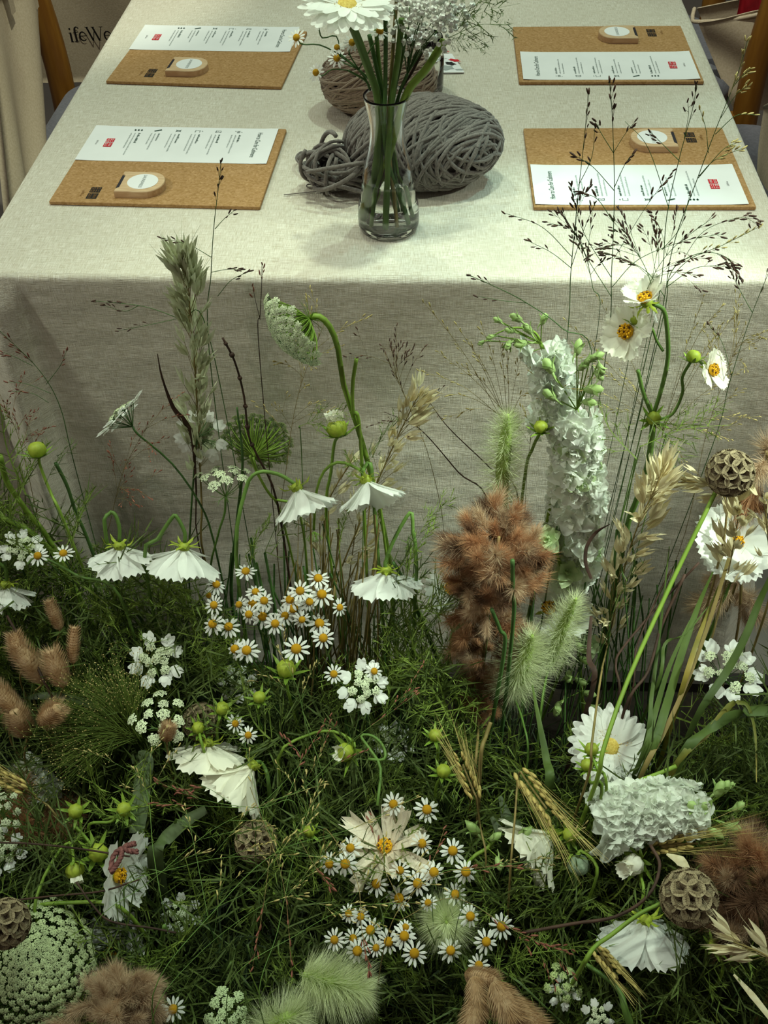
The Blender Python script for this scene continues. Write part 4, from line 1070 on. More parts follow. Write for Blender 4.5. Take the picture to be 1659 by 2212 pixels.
# larkspur -------------------------------------------------------------------
def lark_floret(i, mat):
    def f():
        g = np.random.default_rng(200 + i); m = MB()
        for ring, (nn, th, s, o) in enumerate(((5, 1.38, 1.0, 0), (5, 1.0, .8, .5), (4, .45, .5, .2))):
            for k in range(nn):
                pm = petal_mb(.98, .3, .55, 0, .05, .035, 2, -.16 + .1 * ring, .1, .10, 5, 5, 210 + i * 20 + ring * 6 + k, point=.6)
                R = radial(V(0, 0, 1), 2 * math.pi * (k + o) / nn + g.uniform(-.2, .2), th + g.uniform(-.2, .2)); m.addm(pm, m4(V(0, 0, .05 * ring), R, s * g.uniform(.85, 1.1)))
        return m.mesh('floret', mat)
    return cached(('lark', i, mat.name), f)
def lark_bud():
    def f():
        m = MB(); ball(m, V(0, .5, 0), np.diag([.27, .55, .25]), 8, 6)
        tube(m, cr([(0, .15, -.12), (.02, -.2, -.24), (0, -.5, -.2)], 8), [.09, .05, .02], 5)
        for k in range(3):
            a = k * 2.1; R = radial(V(0, 1, 0), a, .35); m.addm(petal_mb(.55, .3, .5, 0, .1, 0, 1, -.25, .1, 0, 3, 4, k, point=.6), m4(V(0, .05, 0), R, .95), 1)
        return m.mesh('bud', [BUDL, BUDL])
    return cached('larkbud', f)
def larkspur(label, axis, n, r, size, stem, buds=(), seed=0, side=.9, green=0.0, smat=None, nm='larkspur'):
    ax_ = cr(axis, 30); k = len(ax_); g = np.random.default_rng(seed); root = thing(nm, label, 'flower', ax_[0])
    mb = MB(); tube(mb, grow([ax_[-1], ax_[k // 2], ax_[0]] + list(stem), 40), .002, 6)
    fl = []
    for q in range(n):
        t = (q + .5) / n; i = min(k - 2, int(t * (k - 1))); T = nrm(ax_[i + 1] - ax_[i]); a = q * 2.4 + g.uniform(-.3, .3)
        S = nrm(np.cross(T, CF)); N = -np.cross(S, T); N = N if N @ CF < 0 else -N
        R = nrm(S * math.cos(a) * side + N * (abs(math.sin(a)) * 1.2 - .15)); P = ax_[i] + R * r * g.uniform(.75, 1.1) * (1.05 - .25 * t); tube(mb, [ax_[max(0, i - 1)], P], .0006, 4, cap=False)
        fl.append((m4(P, spin(nrm(R + T * .1), g.uniform(0, 6)), size * g.uniform(.8, 1.1) * (1.05 - .25 * t)), g.uniform() < green))
    bd = []
    for b0, d, s in buds:
        d = nrm(d); j = int(np.argmin(np.linalg.norm(ax_ - b0, axis=1))); tube(mb, [ax_[j], b0], .0007, 4, cap=False); z = nrm(np.cross(d, V(.3, .2, 1))); bd.append(m4(b0, np.stack([np.cross(d, z), d, z], 1), s))
    mpart('stem', mb, smat or STEML, root)
    for q, (m, gr) in enumerate(fl): part('floret', lark_floret(q % 4, LARKG if gr else LARK), root, m)
    for m in bd: part('bud', lark_bud(), root, m)
    return root

# airy grasses ---------------------------------------------------------------
def seed_mb(m, P, d, s, mi=1):
    d = nrm(d); x = nrm(np.cross(d, V(.3, .5, .2))); ball(m, P, np.stack([x * .19 * s, np.cross(d, x) * .19 * s, d * .68 * s], 1), 5, 4, mi)
def seeds_along(m, p, n, s, spread, g, t0=.35):
    """seeds scattered on short stalks along the outer part of a branch"""
    k = len(p)
    for q in range(n):
        t = t0 + (1 - t0) * (q + 1) / n; i = min(k - 2, int(t * (k - 1))); T = nrm(p[i + 1] - p[i]); R = g.normal(size=3); R = nrm(R - T * (R @ T))
        P = p[min(k - 1, i + 1)] + R * spread * (0 if q == n - 1 else g.uniform(.2, 1)) + T * s * .3
        tube(m, [p[i], P], .00018, 3, cap=False); seed_mb(m, P, T + R * .4, s * g.uniform(.75, 1.15))
def airy_grass(label, stems, seedm=SEEDB, smat=STEMD, r=.0006, s=.0042, seed=0, auto=0, autoL=.05, spread=.004, cat='grass', rooted=True, nm='airy_grass', nseed=6):
    """stems: list of (points, n seeds); the first is the main stalk and runs down into the trough"""
    g = np.random.default_rng(seed); root = thing(nm, label, cat, np.asarray(stems[0][0][0])); m = MB(); ms = MB()
    for i, (pts, ns) in enumerate(stems):
        p = grow(pts[::-1], 36)[::-1] if (rooted and i == 0) else cr(pts, 18)
        tube(m, p, [r, r * .8, r * .45] if i == 0 else [r * .6, r * .3], 4)
        if ns: seeds_along(ms, cr(pts, 18), ns, s, spread, g, .45 if i else .7)
        if auto and i == 0:
            q = cr(pts, 40)
            for k in range(auto):
                j = int(len(q) * g.uniform(.35, .93)); T = nrm(q[min(len(q) - 1, j + 1)] - q[j - 1]); R = g.normal(size=3); R = nrm(R - T * (R @ T)); R = nrm(R - CF * (R @ CF) * .6)
                L = autoL * g.uniform(.6, 1.4); d = nrm(T + R * g.uniform(.5, 1.1)); e = q[j] + d * L + V(0, 0, -.1 * L)
                b = cr([q[j], q[j] + d * L * .5 + T * L * .04, e], 9); tube(m, b, [r * .5, r * .25], 3); seeds_along(ms, b, nseed, s, spread, g)
                if g.uniform() < .5:
                    d2 = nrm(d + g.normal(size=3) * .4); b2 = cr([b[4], b[4] + d2 * L * .3, b[4] + d2 * L * .55], 6); tube(m, b2, r * .25, 3); seeds_along(ms, b2, max(2, nseed // 2), s, spread, g)
    mpart('stem', m, smat, root)
    if ms.n: mpart('seed', ms, [seedm, seedm], root, kind='stuff')
    return root
def blade(label, pts, w, mat=BLADE, side=None, nm='grass_blade', rooted=True, fold=.18):
    p = grow(pts, 30) if rooted else cr(pts, 24); root = thing(nm, label, 'leaf', p[0]); mb = MB()
    n = len(p); ww = np.interp(np.linspace(0, 1, n), np.linspace(0, 1, len(w)), w)
    ribbon(mb, p, ww, CR * .9 + CU * .2 if side is None else side, 0, fold); mpart('blade', mb, mat, root); return root
def twig(label, pts, r, mat=STEMB, rooted=True, nodes=0, nm='twig', cat='twig'):
    p = grow(pts, 30) if rooted else cr(pts, 26); root = thing(nm, label, cat, p[0]); mb = MB(); tube(mb, p, r, 6)
    for k in range(nodes):
        i = int(len(p) * .55 * (k + .5) / nodes); ball(mb, p[i], np.max(r) * rnd.uniform(1.3, 1.8), 6, 4)
    mpart('stem', mb, mat, root); return root

# ------------------------------------------------------------------ the flowers in the bed, large ones first
PXM = 0.00049          # metres per picture-measured pixel at the bed
def S(*p, d=0.0): return [bed(x, y, d) for x, y in p]
def topS(y, *p): return [at(a, b, y) for a, b in p]

def gerbera(label, A, D, R, stem, n=26, seed=0, mat=PETAL, root_pts=None, sr=.003, smat=STEM):
    D = nrm(D); root = thing('gerbera', label, 'flower', A); g = np.random.default_rng(seed); F0 = frame(D)
    pts = [A - D * .006] + list(stem); stem_part(root, grow(pts) if root_pts is None else cr(pts + root_pts, 30), sr, smat, 8)
    mb = MB(); calyx_mb(mb, A - D * .004, -D, R * .2, 12, lw=.15); ball(mb, A, F0 @ np.diag([R * .27, R * .27, R * .09]), 16, 6); hd = mpart('flower_head', mb, STEM, root)
    for ring, (nn, th, s, o) in enumerate(((n, 1.50, 1.0, 0), (n - 4, 1.32, .9, .5))):
        for k in range(nn):
            pm = cached(('gerb', k % 3), lambda: petal_mb(.38, .5, .5, 0, .2, .008, 2, -.07, .03, 0, 7, 6, 30 + k).mesh('petal', mat))
            R3 = radial(D, 2 * math.pi * (k + o) / nn + g.uniform(-.05, .05), th + g.uniform(-.12, .1), F0); s2 = R * .84 * s * g.uniform(.93, 1.05)
            part('petal', pm, hd, m4(A + D * R * (.03 + .03 * ring) + R3[:, 1] * R * .16, R3, (s2 * .9, s2, s2)))
    mb = MB(); ball(mb, A + D * R * .07, F0 @ np.diag([R * .26, R * .26, R * .09]), 16, 6)
    for k in range(190):
        rr = R * (.17 + .24 * math.sqrt(k / 150)); a = k * 2.39996; rad = F0[:, 0] * math.cos(a) + F0[:, 1] * math.sin(a); P = A + rad * rr + D * R * .09
        d = nrm(D + rad * g.uniform(.2, .8)); hairs(mb, np.array([P]), np.array([d]), R * g.uniform(.07, .13), R * .03, m=1)
    mpart('flower_disc', mb, [DISCG, FILAM], hd); return root

gerbera('large white gerbera low in the bed, crossed by two straight stalks', bed(1318, 1612, .0), cdir(-.1, .22, .9), .044, S((1318, 1680), d=-.04), seed=1)
# full white flower behind an oat stalk
A = bed(1585, 1175, -.03); D = cdir(.05, .3, .85)
r = thing('white_zinnia', 'full white flower with overlapping petals behind a straw-coloured oat stalk', 'flower', A); stem_part(r, grow([A - D * .006, bed(1575, 1260, -.03)]), .0022, STEM)
h = cosmos_head(r, A, D, .043, 1.42, 13, 7, disc=True, jit=.12)
for k in range(10): part('petal', cosmos_petal(k % 4, PETAL), h, m4(A + D * .005, radial(D, k * .628 + .2, 1.12), .034))

CS = [
 ('drooping white cosmos bell over the fennel, its rim pointing to the bunny tails', (258, 1178), (-.05, -.85, -.30), 78, 1.0, S((258, 1140), (249, 1112), (236, 1110), (229, 1160)), dict(seed=1)),
 ('drooping white cosmos bell with dark grass seeds lying across its petals', (398, 1180), (-.12, -.85, -.25), 92, .95, S((399, 1150), (382, 1117), (372, 1118), (340, 1165), (312, 1210)), dict(seed=2)),
 ('drooping white cosmos behind the arched green stem with a tiny fennel head', (640, 1052), (.35, -.75, .05), 84, .78, S((632, 1042), (600, 1024), (556, 1021), (530, 1060), (510, 1200)), dict(seed=3, smat=STEM)),
 ('white cosmos hanging in the straw oats beside the thick lime stem', (790, 1035), (.25, -.75, .15), 78, .8, S((785, 1015), (800, 1000), (806, 1060), (815, 1180), d=-.012), dict(seed=4, gap=(2,))),
 ('drooping white cosmos bell under a hooked stem, above the small daisies', (835, 1232), (0, -.85, -.32), 80, 1.02, S((832, 1216), (850, 1168), (878, 1117), (890, 1109), (892, 1150), (900, 1230)), dict(seed=5)),
 ('drooping white cosmos bell under the large papery pod', (1395, 1985), (0, -.85, -.25), 96, 1.0, S((1396, 1970), (1402, 1950), (1425, 1970), d=-.01), dict(seed=6, first=.2)),
 ('white cosmos seen from the side, a bearded barley ear lying over it', (1195, 1800), (-.6, -.42, .1), 104, .72, S((1215, 1810), (1235, 1850), d=-.01), dict(seed=7, mat=PETALC, n=10, jit=.1)),
 ('cream white cosmos with a dark green cup, turned away beside the cord-like grass', (548, 1652), (-.50, -.55, .15), 108, .66, S((566, 1650), (580, 1690), d=-.005), dict(seed=8, mat=PETALC, n=10, jit=.1)),
 ('white cosmos lying on its side above the cream one, ragged petal edge', (450, 1604), (-.05, -.85, -.1), 84, 1.12, S((455, 1590), (470, 1610), d=-.02), dict(seed=9, mat=PETALC, n=10, jit=.1)),
 ('white cosmos with a plum-coloured cord twisted over its face', (244, 1890), (.85, .0, .25), 90, 1.15, S((232, 1895), (225, 1930), d=-.015), dict(seed=10)),
 ('faded cream cosmos with browned petals among the small daisies', (836, 1838), (-.25, .72, .5), 96, 1.35, S((836, 1880), d=-.03), dict(seed=11, mat=PETALF, jit=.3, lenj=.3, n=17)),
 ('drooping white cosmos cut off by the frame above the tan bunny tails', (12, 1262), (.1, -.9, -.2), 68, .85, S((14, 1250), (10, 1225), (-10, 1240)), dict(seed=12)),
 ('smooth white cosmos half hidden by the pale foxtails and the rust plume', (1188, 1318), (-.25, .35, .75), 92, 1.35, S((1190, 1380), d=-.045), dict(seed=13, gap=(4, 5, 6))),
 ('white cosmos peeping out behind the fennel beside the rust plume', (985, 1270), (-.5, .1, .6), 66, 1.2, S((985, 1330), d=-.05), dict(seed=14, gap=(0,))),
 ('white cosmos hidden behind the tan plume near the big green lace head', (245, 2065), (-.2, .4, .7), 90, 1.25, S((250, 2110), d=-.06), dict(seed=15)),
]
for lab, a, d, L, th, st, kw in CS:
    off = -.05 if 'hidden by' in lab else -.03 if 'hidden behind' in lab or 'peeping' in lab else 0
    cosmos(lab, bed(a[0], a[1], off), cdir(*d), L * PXM, th, st, **kw)

# upper right cosmos plant with three open flowers and buds
yy = -.11; r = thing('cosmos_plant', 'branching cosmos with three cup-shaped white flowers before the cloth edge', 'flower', at(1410, 905, yy))
for pts, rr in (([(1412, 905), (1400, 1000), (1375, 1080), (1352, 1150)], .0034), ([(1410, 900), (1430, 835), (1443, 770), (1440, 700), (1432, 668), (1408, 655)], .0022), ([(1408, 895), (1390, 850), (1378, 800)], .002), ([(1432, 758), (1418, 735), (1408, 710), (1390, 700), (1368, 712)], .0014), ([(1414, 908), (1452, 895), (1474, 850), (1474, 815), (1492, 782)], .0016), ([(1494, 778), (1512, 782), (1528, 798)], .0013)):
    w_ = topS(yy, *pts); mb = MB(); tube(mb, grow(w_, 30) if rr > .003 else cr(w_, 20), rr, 7); mpart('stem', mb, STEM, r)
cosmos_head(r, at(1398, 656, yy), cdir(-.35, .6, .45), .024, .85, 9, 21, disc=True, cal=.0095, mat=PETALC)
cosmos_head(r, at(1362, 717, yy), cdir(-.66, -.05, .6), .026, 1.12, 9, 22, cal=.0105, mat=PETALC)
cosmos_head(r, at(1530, 800, yy), cdir(.5, .0, .6), .0215, 1.1, 9, 23, mat=PETALC, cal=.0085)
bud_head(r, at(1375, 690, yy), cdir(.1, .6, .6), .0058, 24); bud_head(r, at(1498, 770, yy), cdir(.1, .8, .3), .0068, 25); bud_head(r, at(1412, 903, yy - .004), cdir(0, .2, .9), .0075, 26)
part('petal', cosmos_petal(1, PETAL), r, m4(at(1410, 662, yy - .006), radial(cdir(.1, -1, .2), 0, .05), (.009, .016, .016)))

BD = [
 ('plump pale green cosmos bud high in the fennel at the cloth corner', (80, 972), (-.1, .9, .3), 19, S((88, 1010), (112, 1070), (140, 1130)), 0),
 ('round lime cosmos bud on its own below the daisies in the middle', (618, 1444), (0, .8, .5), 21, S((624, 1500), d=-.02), 0),
 ('lime cosmos bud in a star of bracts, beside its twin', (163, 1752), (-.05, .35, .85), 16, S((175, 1800), (150, 1850), d=-.006), 0),
 ('lime cosmos bud in a star of bracts, right beside the grass strap', (268, 1748), (.05, .35, .85), 16, S((240, 1775), (190, 1790), d=-.006), 0),
 ('smooth pale green cosmos bud touching the corded white cosmos', (212, 1842), (.35, .5, .6), 20, S((190, 1815), (165, 1790), d=-.004), 0),
 ('cosmos bud just opening yellow and white, hanging left of the corded cosmos', (162, 1880), (.3, -.75, .4), 19, S((158, 1850), (150, 1820), (120, 1850), (85, 1920), (80, 1990)), 4),
 ('cosmos bud opening creamy white on a curved stem in the green tangle', (745, 1625), (-.5, .15, .6), 20, S((765, 1605), (720, 1580), (660, 1590), (600, 1640)), 5),
 ('small lime cosmos bud above the upright barley ear', (940, 1588), (0, .7, .6), 14, S((945, 1640), d=-.02), 0),
 ('lime cosmos bud touching the awns of the upright barley ear', (958, 1665), (.2, .7, .5), 15, S((940, 1720), d=-.02), 0),
 ('upper lime bud of the pair in front of the white gerbera', (1278, 1618), (0, .8, .5), 14, S((1290, 1660), (1310, 1700), d=.03), 0),
 ('lower lime bud of the pair in front of the white gerbera', (1268, 1652), (-.2, .7, .5), 13, S((1275, 1690), (1300, 1710), d=.03), 0),
 ('half open cream cosmos bud below the lying larkspur', (1368, 1868), (-.6, -.1, .5), 21, S((1384, 1890), (1386, 1950)), 6),
 ('small yellow-green bud in bracts left of the tall larkspur', (1168, 922), (-.1, .6, .6), 14, topS(-.13, (1150, 970), (1132, 1040)), 0),
 ('little lime bud right of the brown-backed pod, darker bracts', (560, 1506), (0, .6, .7), 14, S((560, 1560), d=-.03), 0),
 ('lime bud at the shoulder of the brown pod', (480, 1530), (.3, .6, .6), 15, S((470, 1600), d=-.01), 0),
 ('bright yellow-green bud in front of the brown pod', (428, 1572), (0, .5, .8), 14, S((440, 1620), d=.006), 0),
 ('white-tipped cosmos bud in a green cup against the cloth', (728, 925), (-.1, .85, .4), 21, topS(-.13, (722, 960), (715, 1020), (705, 1120)), 5),
 ('yellowish bud under the barley awns beside the side-on cosmos', (1232, 1802), (.2, .3, .8), 16, S((1250, 1850), d=-.02), 0),
 ('small lime bud in feathery leaves near the papery pod at lower right', (1545, 2042), (.1, .6, .6), 13, S((1560, 2100), d=-.01), 0),
 ('dull green bud in the tangle right of the brown pod', (668, 1795), (0, .6, .7), 13, S((680, 1850), d=-.03), 0),
]
for k, (lab, a, d, rr, st, op) in enumerate(BD): bud(lab, bed(a[0], a[1], .03 if 'in front of the white' in lab else .004), cdir(*d), rr * PXM, st, k + 3, op, mats=PETALC if op == 6 else None)
bud('grey-green scaly pod under the barley awns', bed(1250, 1868), cdir(0, -.6, .5), 22 * PXM, S((1258, 1840), (1290, 1890)), 77, mats=THISTLE, sp=.5)

# chamomile sprays
CH = [
 ('small white daisies crowding the dark stem left of the main daisy group', [(463, 1307, -.4, .2, .9), (460, 1348, -.3, .3), (467, 1263, .3, .7, .9), (452, 1286, -.7, .2, .7), (494, 1354, 0, .4)]),
 ('small white daisies in the densest clump, seven heads overlapping', [(546, 1305, -.1, .3, 1.05), (570, 1298, .4, .4, .95), (538, 1327, -.2, .1, .9), (567, 1332, .1, .3, 1.05), (552, 1279, .1, .6, .85), (517, 1306, -.5, .2, .8), (594, 1347, .3, .1, .95)]),
 ('small white daisies right of the densest clump, mostly facing out', [(648, 1277, .1, .5), (627, 1296, -.3, .4), (634, 1315, 0, .3, 1.1), (616, 1330, -.1, .2, .9), (652, 1338, .3, -.2, .8), (668, 1300, .4, .2, .9)]),
 ('small white daisies at the upper right of the group by the fennel', [(687, 1250, .2, .8), (695, 1284, .1, .4, 1.1), (690, 1347, .1, .4, 1.1), (698, 1378, .3, .1)]),
 ('small white daisy standing highest over the group, seen edge on', [(531, 1235, 0, .95, .95)]),
 ('small white daisy turned sideways against the brown stems', [(733, 1312, .75, .1, .8)]),
 ('small white daisies below the clump, one large and one beside pale straw', [(640, 1402, 0, .4, 1.2), (533, 1405, -.1, .3, 1.1), (508, 1402, -.4, .2)]),
 ('small white daisy left of the white laceflower in the middle', [(721, 1456, .1, .3, .85), (808, 1450, .3, .2, .8)]),
 ('small white daisies hidden deep beside the lime bud and brown pod', [(508, 1563, .4, .3, .8), (536, 1588, .2, .2, .8)]),
 ('small white daisies in a pair above the faded cream cosmos', [(850, 1737, -.2, .3), (922, 1749, .1, .4, 1.1)]),
 ('small white daisies just right of the faded cream cosmos', [(911, 1822, .3, .3), (978, 1838, 0, .5, 1.1), (1006, 1883, .1, .3, 1.1)]),
 ('small white daisies half under the left petals of the faded cosmos', [(757, 1832, -.2, .4), (712, 1866, -.3, .2), (746, 1866, 0, .3, 1.1)]),
 ('small white daisies strung below the faded cream cosmos', [(864, 1880, .1, .4, .9), (902, 1908, .1, .3, 1.1), (937, 1884, .2, .3, 1.1), (813, 1909, -.1, .4, 1.05), (862, 1940, 0, .3, 1.1)]),
 ('small white daisies around the round pale foxtail', [(983, 1932, .2, .4), (1015, 1979, .5, .2, 1.05), (925, 1950, -.3, .4, .8)]),
 ('small white daisy standing apart at the far end of the daisies', [(1083, 2001, .1, .3, 1.1), (1050, 2034, .2, .2, 1.05)]),
 ('small white daisies in the lowest group, above the bristly green foxtail', [(723, 2030, -.3, .3, .95), (763, 2027, -.1, .3, .9), (772, 2054, 0, .3, 1.1), (800, 2009, .1, .4, 1.05), (753, 1973, -.2, .3, .8), (779, 1980, 0, .4, .9), (812, 2047, .2, .2, .8)]),
 ('small white daisies in the lowest group, between the two foxtails', [(839, 2034, .1, .3, 1.05), (873, 2022, .1, .4, 1.1), (876, 2003, .2, .6, .8), (895, 2059, .1, .3, 1.1), (973, 2053, .2, .3, 1.05)]),
 ('small yellow-centred daisy above the tan bunny tails at the bottom edge', [(1034, 2085, .2, .4, .95)]),
 ('small white daisy beside the tan plume at the bottom edge', [(374, 2180, .2, .4, 1.05)]),
 ('small white daisies beside the lace flower at the picture edge', [(137, 1196, .1, .8, .9), (82, 1201, -.2, .5, .9)]),
]
for k, (lab, hs) in enumerate(CH): chamomile(lab, hs, seed=k)

# laceflowers and umbels
orlaya('white laceflower held highest, in profile against the cloth', topS(-.12, (262, 898))[0], cdir(-.62, .62, .12), .033, topS(-.13, (300, 940), (372, 1002), (430, 1085), (462, 1170)), seed=1, n_out=10)
orlaya('white laceflower seen from behind, the pale oat stalk crossing it', topS(-.10, (435, 940))[0], cdir(.12, .25, -.85), .031, topS(-.11, (420, 1010), (412, 1120), (408, 1250)), seed=2, n_out=9)
OR = [('white laceflower face on, a ring of split petals above the green grass cloud', (340, 1425), (0, .3, .9), 66, 8, .0),
 ('white laceflower tall and narrow in the middle of the bed', (785, 1482), (.3, .15, .8), 62, 8, .0),
 ('white laceflower with long hanging petals near the bent yellow leaf', (1572, 1448), (.0, .55, .7), 78, 9, .0),
 ('white laceflower dim behind stems near the lime bud', (515, 1478), (.1, .4, .7), 50, 7, -.04),
 ('white laceflower in the fennel at the edge of the picture', (45, 1185), (.1, .4, .8), 50, 8, .0),
 ('white laceflower deep in shade below the narrow one', (848, 1602), (.2, .4, .7), 52, 8, -.05),
 ('white laceflower low in deep shade right of the corded cosmos', (390, 1975), (.1, .4, .8), 48, 7, -.03),
 ('white laceflower cut by the frame above the edge pod', (2, 1838), (.2, .3, .8), 54, 8, .0),
 ('little white laceflower at the bottom under a green lace head', (1218, 2142), (.1, .3, .9), 34, 6, .0),
 ('little white laceflower cut by the bottom edge', (1292, 2198), (.1, .3, .9), 34, 6, .0)]
for k, (lab, a, d, R, n, off) in enumerate(OR): orlaya(lab, bed(a[0], a[1], off), cdir(*d), R * PXM, S((a[0] + 8, a[1] + 55), d=off - .03), n_out=n, seed=k + 5, dome=.3 if k == 2 else .18, inner=.62 if k == 2 else .5)
umbel('green-white lace umbel of loose clusters before the cloth', topS(-.14, (487, 1072))[0], cdir(0, .75, .35), .030, 11, topS(-.14, (485, 1110), (470, 1160), (455, 1260)), .2, .24, FLORET, 1, bracts=6)
umbel('green-white lace umbel under the face-on laceflower', bed(352, 1575), cdir(0, .55, .75), .032, 12, S((352, 1640), d=-.03), .25, .22, FLORET, 2, bracts=5)
umbel('large lace head nodding over on a bent lime stem before the cloth edge', topS(-.13, (668, 688))[0], cdir(-.66, -.55, .18), .040, 84, topS(-.13, (690, 684), (712, 705), (730, 752), (742, 830), (770, 915), (795, 1000), (818, 1095), (838, 1190), (850, 1300)), .42, .13, FLORET, 3, ray=.0006, depth_=.020, bracts=9, sr=.0030, smat=STEML, rmat=STEML, inward=.15)
umbel('huge domed green-white lace head at the lower corner', bed(95, 2085, -.01), cdir(.0, .42, .85), .062, 250, S((95, 2140), d=-.06), .42, .072, FLORETL, 4, ray=.0006, depth_=.03, sr=.0028, bracts=8)
umbel('green lace umbel seen from underneath, dark stem across it', topS(-.11, (548, 985))[0], cdir(.1, .55, -.55), .040, 70, topS(-.12, (556, 1020), (580, 1065), (610, 1120)), .15, .13, FLORETG, 5, ray=.0009, smat=STEML, rmat=STEML, depth_=.025)
umbel('tiny green fennel head hanging from an arched stem', topS(-.14, (678, 1148))[0], cdir(0, -.9, -.1), .0105, 16, topS(-.14, (679, 1120), (684, 1060), (700, 1018), (728, 999), (760, 1006), (790, 1030), (822, 1100)), .4, .16, FLORETG, 6, ray=.0004, smat=STEML, rmat=STEML, sr=.0016)
umbel('green-yellow lace head above a small white laceflower at the bottom', bed(1212, 2130, .0), cdir(0, .5, .8), .017, 10, S((1225, 2190), d=-.02), .3, .26, FLORETG, 7)
umbel('cream lace head at the picture edge beside the dark red plume', bed(8, 1760), cdir(.1, .4, .85), .025, 14, S((10, 1810), d=-.03), .2, .2, FLORET, 8)
umbel('pale green starry head at the bottom near the bristly foxtail', bed(492, 2190), cdir(.1, .4, .85), .021, 11, S((500, 2230), d=-.03), .2, .3, LARKG, 9)
umbel('white lace head deep in shade under the brown pod', bed(615, 1990, -.06), cdir(.1, .4, .85), .026, 16, S((620, 2050), d=-.08), .2, .2, GYPS, 10)

# larkspur spires
def lb(y, *l): return [(at(a, b, y), cdir(*d), s) for a, b, d, s in l]
yl = -.135
larkspur('white larkspur spire behind, its green bud tip arching sideways', topS(yl + .02, (1205, 905), (1198, 840), (1188, 790), (1168, 742)), 22, .0175, .021, topS(yl, (1205, 1000)),
    lb(yl + .015, (1150, 722, (-.5, .5, .3), .014), (1128, 694, (-.8, .4, .3), .014), (1140, 738, (-.8, -.3, .3), .015), (1112, 716, (-.8, .1, .3), .011), (1103, 735, (-.4, -.8, .3), .012), (1085, 697, (-.8, .4, .2), .010), (1068, 725, (-.7, -.3, .3), .009), (1047, 736, (-.7, -.5, .2), .008), (1170, 702, (.2, .7, .4), .012)), 1, side=.9)
rt = [o for o in COL.objects if o.name.startswith('larkspur') and o.parent is None][-1]
mb = MB(); tube(mb, cr(topS(yl + .02, (1170, 745), (1155, 718), (1120, 708), (1085, 715), (1045, 738)), 20), [.0016, .0005], 6); mpart('bud_stem', mb, STEML, rt)
larkspur('tall white larkspur spire, the densest and brightest in the bed', topS(yl, (1232, 1225), (1236, 1150), (1242, 1060), (1243, 970), (1246, 885)), 54, .0235, .0255, topS(yl, (1230, 1300), (1225, 1400)),
    lb(yl - .006, (1196, 808, (-.5, .7, .4), .019), (1246, 768, (.1, .9, .3), .016), (1262, 842, (.8, .0, .4), .019), (1202, 862, (-.7, .4, .4), .018), (1262, 785, (.7, .5, .3), .013), (1275, 775, (.8, .3, .3), .014), (1285, 800, (.5, -.7, .3), .013), (1250, 800, (.5, .5, .4), .013), (1258, 868, (.7, -.1, .5), .015), (1292, 785, (.4, -.8, .2), .012)), 2, green=.08)
larkspur('shorter larkspur with greenish florets and a string of buds below', topS(-.17, (1262, 1560), (1255, 1440), (1240, 1330), (1225, 1255), (1195, 1170)), 0, .012, .019, topS(-.18, (1265, 1640)),
    lb(-.185, (1245, 1388, (.4, -.5, .5), .018), (1252, 1420, (.6, -.3, .5), .017), (1230, 1448, (-.2, -.7, .5), .017), (1242, 1468, (.7, -.2, .5), .017), (1258, 1496, (.8, -.1, .5), .018), (1268, 1526, (.8, -.2, .4), .020), (1208, 1516, (-.3, -.8, .4), .020), (1250, 1578, (.8, -.1, .4), .019)), 3)
for k, (a, b, s, gm) in enumerate(((1185, 1165, .018, LARKG), (1225, 1236, .019, LARKG), (1272, 1395, .016, LARKG), (1262, 1190, .018, LARK))):
    rt = [o for o in COL.objects if o.name.startswith('larkspur') and o.parent is None][-1]
    part('floret', lark_floret(k, gm), rt, m4(at(a, b, -.175), spin(cdir((-.4, 0, .3, .4)[k], .1, .8), k), s))
larkspur('white larkspur spire lying on its side, green buds at its tip', S((1300, 1770), (1370, 1752), (1440, 1748), (1510, 1752), d=.01), 46, .0235, .0225, S((1270, 1790), d=-.02),
    [(bed(a, b, .016), cdir(*d), s) for a, b, d, s in ((1545, 1722, (.3, .9, .3), .019), (1510, 1752, (-.6, .5, .5), .020), (1530, 1752, (-.4, .5, .6), .018), (1560, 1715, (.3, .9, .3), .016), (1582, 1752, (.6, .6, .4), .015), (1562, 1782, (.8, -.1, .5), .018), (1576, 1706, (.3, .9, .2), .009), (1530, 1790, (.6, -.3, .5), .016))], 4, green=.06)
larkspur('green larkspur sprig of closed buds right of the daisies', S((1022, 1852), (1055, 1830), (1075, 1800)), 0, .01, .01, S((1005, 1890)),
    [(bed(a, b, .004), cdir(*d), s) for a, b, d, s in ((1035, 1800, (-.6, .6, .4), .019), (1058, 1815, (.6, .5, .4), .015), (1118, 1808, (.6, .5, .4), .018), (1073, 1850, (.2, -.8, .4), .014))], 5)
larkspur('white larkspur florets in shade behind the green lime buds', S((95, 1730), (80, 1690), (60, 1650), d=-.04), 9, .016, .019, S((100, 1790), d=-.05), (), 6)

